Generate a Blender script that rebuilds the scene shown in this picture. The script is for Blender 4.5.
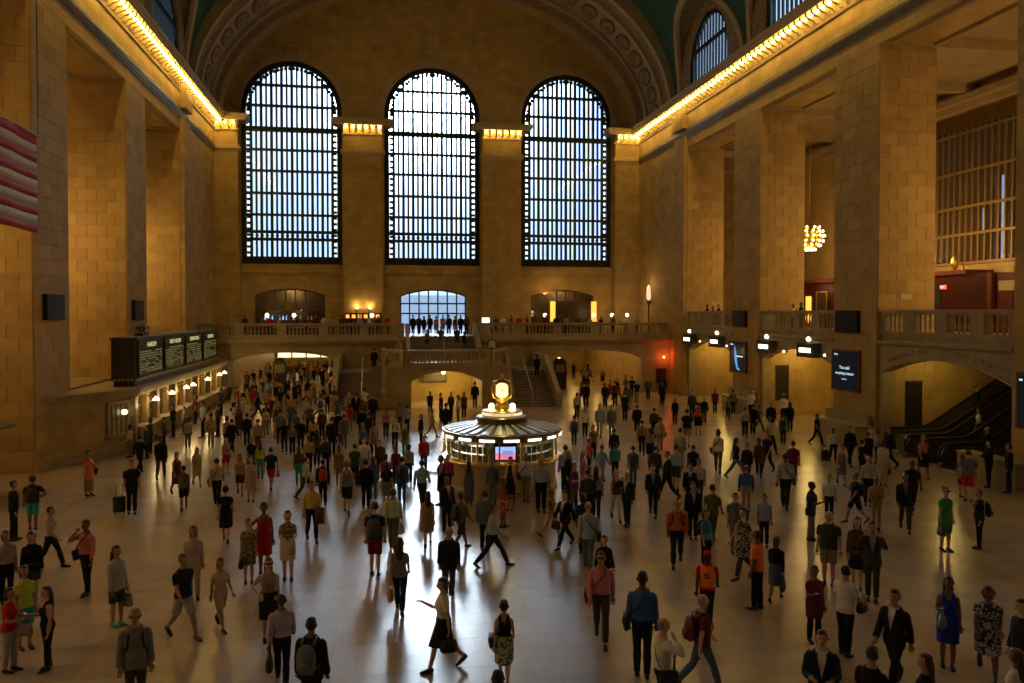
import bpy, math, random
import numpy as np
from mathutils import Vector, Matrix
R = math.radians
PI = math.pi
for o in list(bpy.data.objects):
    bpy.data.objects.remove(o, do_unlink=True)
SC = bpy.context.scene
COL = SC.collection

# ------------------------------------------------------------------ camera
H = 6.6; FPX = 790.0; PSI = R(9.49); PITCH = R(1.2)
cam_d = bpy.data.cameras.new('camera'); cam = bpy.data.objects.new('camera', cam_d); COL.objects.link(cam)
cam_d.sensor_width = 36.0; cam_d.lens = FPX / 1024 * 36.0
cam_d.shift_y = -12.0 / 1024; cam_d.clip_start = 0.1; cam_d.clip_end = 2000
cam.location = (0, 0, H); cam.rotation_euler = (R(90) - PITCH, 0, -PSI)
SC.camera = cam
CR = Vector((math.cos(PSI), -math.sin(PSI), 0))
CF = Vector((math.sin(PSI) * math.cos(PITCH), math.cos(PSI) * math.cos(PITCH), -math.sin(PITCH)))
CU = CR.cross(CF)
def ray(u, v):
    return CF + CR * ((u - 512) / FPX) + CU * ((329.5 - v) / FPX)
def on_z(u, v, z):          # a point of the photograph on a level surface at height z
    d = ray(u, v); t = (z - H) / d.z
    return Vector((0, 0, H)) + d * t
def on_x(u, v, x):
    d = ray(u, v); t = x / d.x
    return Vector((0, 0, H)) + d * t
def on_y(u, v, y):
    d = ray(u, v); t = y / d.y
    return Vector((0, 0, H)) + d * t
def proj(p):
    d = Vector(p) - Vector((0, 0, H)); k = d.dot(CF)
    return 512 + FPX * d.dot(CR) / k, 329.5 - FPX * d.dot(CU) / k

# ------------------------------------------------------------------ sky, view
w = bpy.data.worlds.new('world'); SC.world = w; w.use_nodes = True
nt = w.node_tree; bg = nt.nodes['Background']
# hazy bright afternoon: pale blue sky, a white glow around the veiled low sun straight beyond the middle window
tcw = nt.nodes.new('ShaderNodeTexCoord'); SUN = Vector((math.sin(R(3.9)) * math.cos(R(18.0)), math.cos(R(3.9)) * math.cos(R(18.0)), math.sin(R(18.0))))
dt = nt.nodes.new('ShaderNodeVectorMath'); dt.operation = 'DOT_PRODUCT'; dt.inputs[1].default_value = SUN
nm = nt.nodes.new('ShaderNodeVectorMath'); nm.operation = 'NORMALIZE'
nt.links.new(tcw.outputs['Generated'], nm.inputs[0]); nt.links.new(nm.outputs[0], dt.inputs[0])
def wmath(op, a, b):
    n = nt.nodes.new('ShaderNodeMath'); n.operation = op
    for i, q in enumerate((a, b)):
        if isinstance(q, (int, float)): n.inputs[i].default_value = q
        else: nt.links.new(q, n.inputs[i])
    return n.outputs[0]
dp = wmath('MAXIMUM', dt.outputs['Value'], 0.0)
glow = wmath('ADD', wmath('MULTIPLY', wmath('POWER', dp, 380.0), 95.0), wmath('MULTIPLY', wmath('POWER', dp, 110.0), 5.0))
gv = nt.nodes.new('ShaderNodeVectorMath'); gv.operation = 'SCALE'; gv.inputs[0].default_value = (0.93, 0.98, 1.0); nt.links.new(glow, gv.inputs['Scale'])
ad = nt.nodes.new('ShaderNodeVectorMath'); ad.operation = 'ADD'; ad.inputs[1].default_value = (1.0, 1.25, 1.55); nt.links.new(gv.outputs[0], ad.inputs[0])
nt.links.new(ad.outputs[0], bg.inputs[0]); bg.inputs[1].default_value = 1.0
SC.view_settings.view_transform = 'Standard'; SC.view_settings.look = 'None'
SC.view_settings.gamma = 1.0; SC.view_settings.use_curve_mapping = False
SC.view_settings.exposure = 0.0
SC.cycles.max_bounces = 6; SC.cycles.diffuse_bounces = 3; SC.cycles.glossy_bounces = 3
SC.cycles.transparent_max_bounces = 12; SC.cycles.sample_clamp_indirect = 6.0
SC.cycles.use_denoising = True

# ------------------------------------------------------------------ helpers
class MB:
    def __init__(s): s.v = []; s.f = []; s.m = []
    def add(s, vs, fs, mi=0):
        b = len(s.v); s.v += [tuple(p) for p in vs]
        for f in fs: s.f.append(tuple(b + i for i in f)); s.m.append(mi)
        return s
    def box(s, x0, x1, y0, y1, z0, z1, mi=0):
        if x0 > x1: x0, x1 = x1, x0
        if y0 > y1: y0, y1 = y1, y0
        if z0 > z1: z0, z1 = z1, z0
        return s.add([(x0,y0,z0),(x1,y0,z0),(x1,y1,z0),(x0,y1,z0),(x0,y0,z1),(x1,y0,z1),(x1,y1,z1),(x0,y1,z1)],
              [(0,3,2,1),(4,5,6,7),(0,1,5,4),(1,2,6,5),(2,3,7,6),(3,0,4,7)], mi)
    def prism(s, poly, plane, a, b, mi=0):      # poly in (u, z) pushed along the third axis, or (x, y) pushed along z
        mp = {'XZ': lambda u, z, w: (u, w, z), 'YZ': lambda u, z, w: (w, u, z), 'XY': lambda u, z, w: (u, z, w)}[plane]
        n = len(poly)
        vs = [mp(u, z, a) for u, z in poly] + [mp(u, z, b) for u, z in poly]
        fs = [tuple(range(n)), tuple(range(2*n-1, n-1, -1))] + [(i, i+n, (i+1) % n + n, (i+1) % n) for i in range(n)]
        return s.add(vs, fs, mi)
    def tube(s, pts, rad, n=8, mi=0, cap=True):
        pts = [Vector(p) for p in pts]
        if not isinstance(rad, (list, tuple)): rad = [rad] * len(pts)
        rings = []; x = None
        for i, p in enumerate(pts):
            d = (pts[min(i+1, len(pts)-1)] - pts[max(i-1, 0)]).normalized()
            if x is None:
                a = Vector((0, 0, 1)) if abs(d.z) < 0.95 else Vector((0, 1, 0))
                x = d.cross(a).normalized()
            else:                                   # carry the frame along so the tube never twists
                x = (x - d * x.dot(d)).normalized()
            y = d.cross(x)
            r = rad[i]
            rx, ry = r if isinstance(r, (list, tuple)) else (r, r)
            rings.append([p + x * (rx * math.cos(2*PI*k/n)) + y * (ry * math.sin(2*PI*k/n)) for k in range(n)])
        vs = [q for r in rings for q in r]; fs = []
        for i in range(len(rings)-1):
            for k in range(n):
                fs.append((i*n+k, i*n+(k+1) % n, (i+1)*n+(k+1) % n, (i+1)*n+k))
        if cap: fs += [tuple(range(n-1, -1, -1)), tuple(range((len(rings)-1)*n, len(rings)*n))]
        return s.add(vs, fs, mi)
    def lathe(s, prof, c=(0, 0, 0), n=16, mi=0, a0=0.0, a1=2*PI):
        full = abs(a1 - a0 - 2*PI) < 1e-6; m = n if full else n + 1; vs = []; fs = []
        for r, z in prof:
            for k in range(m):
                a = a0 + (a1 - a0) * k / n
                vs.append((c[0] + r*math.cos(a), c[1] + r*math.sin(a), c[2] + z))
        for i in range(len(prof)-1):
            for k in range(n):
                k2 = (k+1) % m
                fs.append((i*m+k, i*m+k2, (i+1)*m+k2, (i+1)*m+k))
        if full:
            if prof[0][0] > 1e-4: fs.append(tuple(range(m-1, -1, -1)))
            if prof[-1][0] > 1e-4: fs.append(tuple(range((len(prof)-1)*m, len(prof)*m)))
        return s.add(vs, fs, mi)
    def ball(s, c, r, n=12, mi=0, sz=None):
        sz = sz or r; k = max(4, n // 2)
        return s.lathe([(max(1e-5, r*math.sin(PI*i/k)), -sz*math.cos(PI*i/k)) for i in range(k+1)], c, n, mi)
    def mesh(s, name, mats, smooth=False):
        me = bpy.data.meshes.new(name); me.from_pydata(s.v, [], s.f)
        for m in (mats if isinstance(mats, (list, tuple)) else [mats]): me.materials.append(M[m] if isinstance(m, str) else m)
        if any(s.m): me.polygons.foreach_set('material_index', s.m)
        if smooth: me.polygons.foreach_set('use_smooth', [True] * len(s.f))
        me.validate(); me.update()
        return me
    def build(s, name, mats, parent=None, smooth=False, loc=None):
        return link(name, s.mesh(name, mats, smooth), parent, loc)
def link(name, me, parent=None, loc=None, rz=0):
    o = bpy.data.objects.new(name, me); COL.objects.link(o)
    if parent is not None: o.parent = parent
    if loc is not None: o.location = loc
    if rz: o.rotation_euler = (0, 0, rz)
    return o
def box(name, mat, b, parent=None):
    return MB().box(*b).build(name, mat, parent)
def tag(o, label=None, cat=None, group=None, kind=None):
    if label: o['label'] = label
    if cat: o['category'] = cat
    if group: o['group'] = group
    if kind: o['kind'] = kind
    return o
def struct(o, label=None, cat=None): return tag(o, label, cat, kind='structure')
def empty(name, loc=(0, 0, 0), rz=0):
    o = bpy.data.objects.new(name, None); COL.objects.link(o); o.location = loc; o.rotation_euler = (0, 0, rz)
    o.empty_display_size = 0.3
    return o
def thing(name, label, cat, loc=(0, 0, 0), rz=0, group=None):
    return tag(empty(name, loc, rz), label, cat, group)
def lamp(name, parent, loc, power, color, size=0.1):
    d = bpy.data.lights.new(name, 'POINT'); d.energy = power; d.color = color; d.shadow_soft_size = size
    o = bpy.data.objects.new(name, d); COL.objects.link(o); o.location = loc
    if parent is not None: o.parent = parent
    return o
def text_mesh(txt, size, mat, name, parent, loc, rot, align='CENTER', depth=0.004, sx=1.0):
    c = bpy.data.curves.new(name, 'FONT'); c.body = txt; c.size = size; c.align_x = align; c.align_y = 'CENTER'; c.extrude = depth
    c.resolution_u = 2
    t = bpy.data.objects.new(name, c); COL.objects.link(t)
    me = bpy.data.meshes.new_from_object(t); bpy.data.objects.remove(t, do_unlink=True); bpy.data.curves.remove(c)
    me.materials.clear(); me.materials.append(M[mat])
    o = link(name, me, parent, loc); o.rotation_euler = rot; o.scale = (sx, 1, 1)
    return o

# ------------------------------------------------------------------ materials
M = {}
def nn(nt, t, **kw):
    n = nt.nodes.new(t)
    for k, v in kw.items(): setattr(n, k, v)
    return n
def mat(name, col, rough=0.6, metal=0.0, noise=0.0, nscale=3.0, emit=None, estr=0.0, spec=0.5, bump=0.0, alpha=None):
    m = bpy.data.materials.new(name); m.use_nodes = True; nt = m.node_tree; b = nt.nodes['Principled BSDF']
    b.inputs['Base Color'].default_value = (*col, 1); b.inputs['Roughness'].default_value = rough
    b.inputs['Metallic'].default_value = metal; b.inputs['Specular IOR Level'].default_value = spec
    if noise > 0 or bump > 0:
        tc = nn(nt, 'ShaderNodeTexCoord'); tx = nn(nt, 'ShaderNodeTexNoise'); tx.inputs['Scale'].default_value = nscale; tx.inputs['Detail'].default_value = 4
        nt.links.new(tc.outputs['Object'], tx.inputs['Vector'])
        rp = nn(nt, 'ShaderNodeMapRange'); rp.inputs[1].default_value = 0.3; rp.inputs[2].default_value = 0.7
        rp.inputs[3].default_value = 1 - noise; rp.inputs[4].default_value = 1 + noise
        nt.links.new(tx.outputs[0], rp.inputs[0])
        mx = nn(nt, 'ShaderNodeVectorMath', operation='SCALE'); mx.inputs[0].default_value = col
        nt.links.new(rp.outputs[0], mx.inputs['Scale']); nt.links.new(mx.outputs[0], b.inputs['Base Color'])
        if bump > 0:
            bp = nn(nt, 'ShaderNodeBump'); bp.inputs['Strength'].default_value = bump
            nt.links.new(tx.outputs[0], bp.inputs['Height']); nt.links.new(bp.outputs[0], b.inputs['Normal'])
    if emit is not None:
        b.inputs['Emission Color'].default_value = (*emit, 1); b.inputs['Emission Strength'].default_value = estr
    M[name] = m
    return m
def stone(name, c1, c2, bw=1.2, bh=0.62, joint=0.012, rough=0.75, contrast=1.0):
    """coursed ashlar: colour drifts from block to block, thin darker joints; position in the world picks the block"""
    m = bpy.data.materials.new(name); m.use_nodes = True; nt = m.node_tree; b = nt.nodes['Principled BSDF']
    ge = nn(nt, 'ShaderNodeNewGeometry'); sp = nn(nt, 'ShaderNodeSeparateXYZ'); nt.links.new(ge.outputs['Position'], sp.inputs[0])
    ad = nn(nt, 'ShaderNodeMath', operation='ADD'); nt.links.new(sp.outputs[0], ad.inputs[0]); nt.links.new(sp.outputs[1], ad.inputs[1])
    cb = nn(nt, 'ShaderNodeCombineXYZ'); nt.links.new(ad.outputs[0], cb.inputs[0]); nt.links.new(sp.outputs[2], cb.inputs[1])
    br = nn(nt, 'ShaderNodeTexBrick'); nt.links.new(cb.outputs[0], br.inputs['Vector'])
    br.inputs['Scale'].default_value = 1.0; br.inputs['Brick Width'].default_value = bw; br.inputs['Row Height'].default_value = bh
    br.inputs['Mortar Size'].default_value = joint; br.inputs['Mortar Smooth'].default_value = 0.3
    br.inputs['Color1'].default_value = (*c1, 1); br.inputs['Color2'].default_value = (*c2, 1)
    br.inputs['Mortar'].default_value = (c2[0]*0.72, c2[1]*0.70, c2[2]*0.66, 1)
    nz = nn(nt, 'ShaderNodeTexNoise'); nz.inputs['Scale'].default_value = 0.9; nz.inputs['Detail'].default_value = 6
    nt.links.new(ge.outputs['Position'], nz.inputs['Vector'])
    mr = nn(nt, 'ShaderNodeMapRange'); mr.inputs[1].default_value = 0.3; mr.inputs[2].default_value = 0.7; mr.inputs[3].default_value = 0.82; mr.inputs[4].default_value = 1.12
    nt.links.new(nz.outputs[0], mr.inputs[0])
    mx = nn(nt, 'ShaderNodeVectorMath', operation='SCALE'); nt.links.new(br.outputs['Color'], mx.inputs[0]); nt.links.new(mr.outputs[0], mx.inputs['Scale'])
    nt.links.new(mx.outputs[0], b.inputs['Base Color']); b.inputs['Roughness'].default_value = rough
    b.inputs['Specular IOR Level'].default_value = 0.25
    bp = nn(nt, 'ShaderNodeBump'); bp.inputs['Strength'].default_value = 0.25; bp.inputs['Distance'].default_value = 0.02
    nt.links.new(br.outputs['Fac'], bp.inputs['Height']); bp.invert = True; nt.links.new(bp.outputs[0], b.inputs['Normal'])
    M[name] = m
    return m
def glass(name, col=(0.9, 0.95, 1.0), gl=0.06):
    m = bpy.data.materials.new(name); m.use_nodes = True; nt = m.node_tree; nt.nodes.remove(nt.nodes['Principled BSDF'])
    out = nt.nodes['Material Output']; tr = nn(nt, 'ShaderNodeBsdfTransparent'); tr.inputs[0].default_value = (*col, 1)
    gs = nn(nt, 'ShaderNodeBsdfGlossy'); gs.inputs['Roughness'].default_value = 0.08
    mx = nn(nt, 'ShaderNodeMixShader'); mx.inputs[0].default_value = gl
    nt.links.new(tr.outputs[0], mx.inputs[1]); nt.links.new(gs.outputs[0], mx.inputs[2]); nt.links.new(mx.outputs[0], out.inputs[0])
    M[name] = m
def floor_mat(name):
    m = bpy.data.materials.new(name); m.use_nodes = True; nt = m.node_tree; b = nt.nodes['Principled BSDF']
    ge = nn(nt, 'ShaderNodeNewGeometry')
    br = nn(nt, 'ShaderNodeTexBrick'); nt.links.new(ge.outputs['Position'], br.inputs['Vector'])
    br.inputs['Scale'].default_value = 1.0; br.inputs['Brick Width'].default_value = 0.92; br.inputs['Row Height'].default_value = 0.66
    br.inputs['Mortar Size'].default_value = 0.006; br.inputs['Mortar Smooth'].default_value = 0.2
    br.inputs['Color1'].default_value = (0.47, 0.38, 0.29, 1); br.inputs['Color2'].default_value = (0.39, 0.315, 0.24, 1)
    br.inputs['Mortar'].default_value = (0.33, 0.265, 0.20, 1)
    nz = nn(nt, 'ShaderNodeTexNoise'); nz.inputs['Scale'].default_value = 0.35; nz.inputs['Detail'].default_value = 4; nz.inputs['Roughness'].default_value = 0.5
    nt.links.new(ge.outputs['Position'], nz.inputs['Vector'])
    mr = nn(nt, 'ShaderNodeMapRange'); mr.inputs[1].default_value = 0.3; mr.inputs[2].default_value = 0.7; mr.inputs[3].default_value = 0.9; mr.inputs[4].default_value = 1.08; mr.clamp = False
    nt.links.new(nz.outputs[0], mr.inputs[0])
    mx = nn(nt, 'ShaderNodeVectorMath', operation='SCALE'); nt.links.new(br.outputs['Color'], mx.inputs[0]); nt.links.new(mr.outputs[0], mx.inputs['Scale'])
    nt.links.new(mx.outputs[0], b.inputs['Base Color'])
    b.inputs['Roughness'].default_value = 0.25
    b.inputs['Specular IOR Level'].default_value = 0.65
    M[name] = m
stone('caen_stone', (0.52, 0.375, 0.16), (0.44, 0.31, 0.125))
stone('caen_stone_large', (0.54, 0.39, 0.17), (0.48, 0.345, 0.145), 1.6, 0.8)
stone('marble_grey', (0.42, 0.34, 0.22), (0.37, 0.295, 0.19), 1.9, 1.1, 0.008, 0.45)
stone('passage_stone', (0.52, 0.38, 0.13), (0.46, 0.33, 0.11), 1.5, 0.9, 0.008, 0.5)
mat('plaster', (0.42, 0.33, 0.21), 0.8, noise=0.12, nscale=0.7)
mat('plaster_dark', (0.22, 0.165, 0.10), 0.85, noise=0.35, nscale=2.2)
mat('ornament', (0.30, 0.235, 0.14), 0.8, noise=0.45, nscale=4.0, bump=0.3)
mat('ceiling_teal', (0.028, 0.12, 0.10), 0.85, noise=0.15, nscale=0.8)
mat('moulding', (0.50, 0.39, 0.23), 0.7, noise=0.1, nscale=2)
mat('bulb_glow', (1, 0.8, 0.4), 0.4, emit=(1.0, 0.64, 0.14), estr=58.0)
mat('iron', (0.022, 0.028, 0.03), 0.5, 0.4)
mat('iron_green', (0.030, 0.045, 0.042), 0.45, 0.3)
glass('window_glass', (0.86, 0.93, 1.0), 0.05)
glass('clear_glass', (0.92, 0.95, 0.95), 0.10)
floor_mat('floor_marble')
mat('bronze', (0.20, 0.13, 0.05), 0.35, 0.8, noise=0.2)
mat('brass', (0.75, 0.52, 0.14), 0.28, 1.0)
mat('gold', (0.72, 0.48, 0.12), 0.35, 0.9)
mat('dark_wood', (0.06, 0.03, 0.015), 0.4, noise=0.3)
mat('red_wood', (0.085, 0.014, 0.009), 0.4, noise=0.2)
mat('black_plastic', (0.012, 0.012, 0.013), 0.4)
mat('speaker_black', (0.010, 0.011, 0.010), 0.7)
mat('board_green', (0.060, 0.062, 0.040), 0.5)
mat('board_face', (0.028, 0.030, 0.020), 0.4)
mat('led_text', (0.3, 0.32, 0.1), 0.5, emit=(0.75, 0.80, 0.28), estr=0.17)
mat('led_head', (0.3, 0.32, 0.1), 0.5, emit=(0.85, 0.90, 0.35), estr=0.6)
mat('lamp_white', (1, 0.9, 0.7), 0.4, emit=(1.0, 0.78, 0.42), estr=5.0)
mat('lamp_soft', (1, 0.9, 0.7), 0.4, emit=(1.0, 0.72, 0.32), estr=4.0)
mat('panel_white', (1, 1, 0.95), 0.4, emit=(1.0, 0.95, 0.80), estr=2.6)
mat('steel', (0.55, 0.53, 0.48), 0.3, 1.0)
mat('step_grey', (0.30, 0.235, 0.19), 0.5, noise=0.15)
mat('screen_black', (0.008, 0.010, 0.016), 0.15, emit=(0.02, 0.03, 0.05), estr=0.15)
mat('screen_blue', (0.02, 0.05, 0.1), 0.3, emit=(0.10, 0.35, 0.75), estr=0.9)
mat('screen_text', (0.5, 0.6, 0.7), 0.3, emit=(0.55, 0.75, 0.95), estr=1.0)
mat('screen_pink', (0.5, 0.2, 0.3), 0.3, emit=(0.95, 0.25, 0.38), estr=1.0)
mat('screen_sky', (0.2, 0.4, 0.7), 0.3, emit=(0.35, 0.60, 1.0), estr=1.1)
mat('red_lamp', (0.9, 0.1, 0.02), 0.4, emit=(1.0, 0.10, 0.02), estr=14.0)
mat('orange_glow', (1, 0.5, 0.1), 0.4, emit=(1.0, 0.42, 0.06), estr=1.6)
mat('poster_dark', (0.035, 0.028, 0.018), 0.35)
mat('door_dark', (0.035, 0.030, 0.026), 0.3, 0.2)
mat('white_cloth', (0.75, 0.72, 0.66), 0.7)
glass('amber_glass', (0.42, 0.30, 0.15), 0.06)
mat('chandelier_bulb', (1, 0.8, 0.4), 0.4, emit=(1.0, 0.66, 0.22), estr=9.0)
mat('flag_red', (0.42, 0.035, 0.04), 0.8, noise=0.08, nscale=6)
mat('flag_white', (0.62, 0.55, 0.45), 0.8, noise=0.05, nscale=6)
mat('roof_slat', (0.55, 0.58, 0.52), 0.35, 0.2)
mat('roof_dark', (0.05, 0.055, 0.05), 0.4)
mat('clock_face', (1, 0.95, 0.7), 0.4, emit=(1.0, 0.86, 0.42), estr=1.1)
mat('rubber', (0.015, 0.014, 0.013), 0.55)
mat('leaf', (0.02, 0.05, 0.015), 0.6)
mat('shop_glow', (1, 0.95, 0.85), 0.4, emit=(1.0, 0.80, 0.48), estr=1.7)
mat('shop_teal', (0.05, 0.3, 0.3), 0.4, emit=(0.08, 0.40, 0.38), estr=0.5)
mat('bottle_blue', (0.2, 0.4, 0.6), 0.3, emit=(0.35, 0.60, 0.95), estr=0.9)
mat('letter_dark', (0.13, 0.10, 0.06), 0.8)
mat('marble_polished', (0.46, 0.39, 0.29), 0.25, noise=0.12, nscale=2)
mat('steel_dark', (0.17, 0.145, 0.11), 0.42, 0.6)
mat('red_sign', (0.3, 0.02, 0.01), 0.4, emit=(1.0, 0.10, 0.03), estr=1.6)
mat('screen_violet', (0.3, 0.2, 0.5), 0.3, emit=(0.45, 0.30, 0.85), estr=0.9)
mat('leaflet_white', (0.6, 0.58, 0.5), 0.6)
mat('leaflet_blue', (0.10, 0.16, 0.3), 0.6)
mat('leaflet_green', (0.12, 0.22, 0.08), 0.6)
mat('leaflet_tan', (0.35, 0.25, 0.1), 0.6)
mat('ticket_glow', (0.09, 0.055, 0.02), 0.4, emit=(1.0, 0.60, 0.16), estr=0.035, noise=0.3)
mat('torch_glow', (0.9, 0.7, 0.5), 0.5, emit=(1.0, 0.66, 0.40), estr=1.0)
mat('poster_tan', (0.30, 0.24, 0.14), 0.6)
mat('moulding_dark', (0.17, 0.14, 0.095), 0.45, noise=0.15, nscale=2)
mat('lattice', (0.26, 0.17, 0.06), 0.5, 0.3)
mat('street_pale', (0.74, 0.79, 0.84), 0.8)
def lattice_pane():
    m = bpy.data.materials.new('lattice_pane'); m.use_nodes = True; nt = m.node_tree; b = nt.nodes['Principled BSDF']; out = nt.nodes['Material Output']
    b.inputs['Base Color'].default_value = (0.11, 0.065, 0.025, 1); b.inputs['Roughness'].default_value = 0.25
    tr = nn(nt, 'ShaderNodeBsdfTransparent'); tr.inputs[0].default_value = (0.9, 0.92, 0.95, 1); mx = nn(nt, 'ShaderNodeMixShader'); mx.inputs[0].default_value = 0.55
    nt.links.new(b.outputs[0], mx.inputs[1]); nt.links.new(tr.outputs[0], mx.inputs[2]); nt.links.new(mx.outputs[0], out.inputs[0]); M['lattice_pane'] = m
lattice_pane()
mat('band_glow', (1, 0.9, 0.7), 0.4, emit=(1.0, 0.84, 0.5), estr=1.0)
def block_mat():
    m = mat('caen_block', (0.485, 0.345, 0.145), 0.75, spec=0.25); nt = m.node_tree; b = nt.nodes['Principled BSDF']
    ge = nn(nt, 'ShaderNodeNewGeometry'); nz = nn(nt, 'ShaderNodeTexNoise'); nz.inputs['Scale'].default_value = 1.6; nz.inputs['Detail'].default_value = 6; nt.links.new(ge.outputs['Position'], nz.inputs['Vector'])
    oi = nn(nt, 'ShaderNodeObjectInfo'); a = nn(nt, 'ShaderNodeMath', operation='MULTIPLY_ADD'); nt.links.new(oi.outputs['Random'], a.inputs[0]); a.inputs[1].default_value = 0.24; a.inputs[2].default_value = 0.64
    c = nn(nt, 'ShaderNodeMath', operation='MULTIPLY_ADD'); nt.links.new(nz.outputs[0], c.inputs[0]); c.inputs[1].default_value = 0.45; nt.links.new(a.outputs[0], c.inputs[2])
    mx = nn(nt, 'ShaderNodeVectorMath', operation='SCALE'); mx.inputs[0].default_value = (0.485, 0.345, 0.145); nt.links.new(c.outputs[0], mx.inputs['Scale']); nt.links.new(mx.outputs[0], b.inputs['Base Color'])
block_mat()
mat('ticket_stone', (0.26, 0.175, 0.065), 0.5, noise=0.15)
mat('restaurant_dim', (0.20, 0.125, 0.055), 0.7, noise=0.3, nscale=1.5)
# ------------------------------------------------------------------ the hall: sizes in metres, y runs into the depth
XL, XR, XC, YB, YN = -14.0, 24.0, 5.0, 72.0, -14.0
BAYS = [(-9.9, -1.4), (2.3, 10.8), (14.5, 23.0), (26.7, 35.2), (38.9, 47.4), (51.1, 59.6)]
PIERS = [(-14.0, -9.9), (-1.4, 2.3), (10.8, 14.5), (23.0, 26.7), (35.2, 38.9), (47.4, 51.1), (59.6, 72.0)]
ZOPEN, ZCOR, DEEP = 19.7, 23.6, 3.1
rnd = random.Random(5)

# floor
fl = struct(box('floor', 'floor_marble', (XL - 6, XR + 16, YN, 101, -0.4, 0)), 'polished tan marble slab floor of the concourse', 'floor')
tile = MB().box(-0.458, 0.458, -0.328, 0.328, -0.02, 0.0015).mesh('floor_slab', 'floor_marble')
nt_ = 0
for row in range(18, 60):
    y = (row + 0.5) * 0.66
    for c in range(-16, 26):
        x = (c + (0.5 if row % 2 == 0 else 0.0) + 0.5) * 0.92 - 0.46 + 0.46
        if nt_ >= 300: break
        u, v = proj((x, y, 0))
        if -20 < u < 1044 and v < 695:
            link('floor_slab', tile, fl, (x, y, 0)); nt_ += 1

# side walls: piers of ashlar blocks, openings between them, one long upper wall
def blocks(parent, side, y0, y1, x0, x1, ztop, far_end):
    """stone blocks proud of the pier core: concourse face and the reveal that looks towards the photograph's side"""
    bh = 0.66; nz = int((ztop - 0.95) / bh); sx = 1 if side == 'R' else -1
    xf = XR if side == 'R' else XL
    g = 0.011
    nb = 3; bw = (y1 - y0) / nb
    me = {}
    def get(k, *b):
        if k not in me: me[k] = MB().box(*b).mesh('stone_block', 'caen_block')
        return me[k]
    for k in range(nz):
        z = 0.95 + k * bh
        cuts = [y0, y0 + bw, y0 + 2*bw, y1] if k % 2 else [y0, y0 + bw*0.5, y0 + bw*1.5, y0 + bw*2.5, y1]
        for a, b in zip(cuts, cuts[1:]):
            wd = round(b - a, 3)
            link('stone_block', get(('f', wd), -0.03, 0.03, g, wd - g, g, bh - g), parent, (xf - sx*(0.0 + rnd.uniform(-0.004, 0.004)), a, z))
        cuts = [0.03, 1.03, 2.07, 3.1] if k % 2 else [0.03, 0.55, 1.55, 2.6, 3.1]
        for a, b in zip(cuts, cuts[1:]):
            wd = round(b - a, 3)
            xa = xf + sx*a if sx > 0 else xf - b
            link('stone_block', get(('r', wd), g, wd - g, -0.03, 0.03, g, bh - g), parent, (xa, y0 + rnd.uniform(-0.004, 0.004), z))
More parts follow.
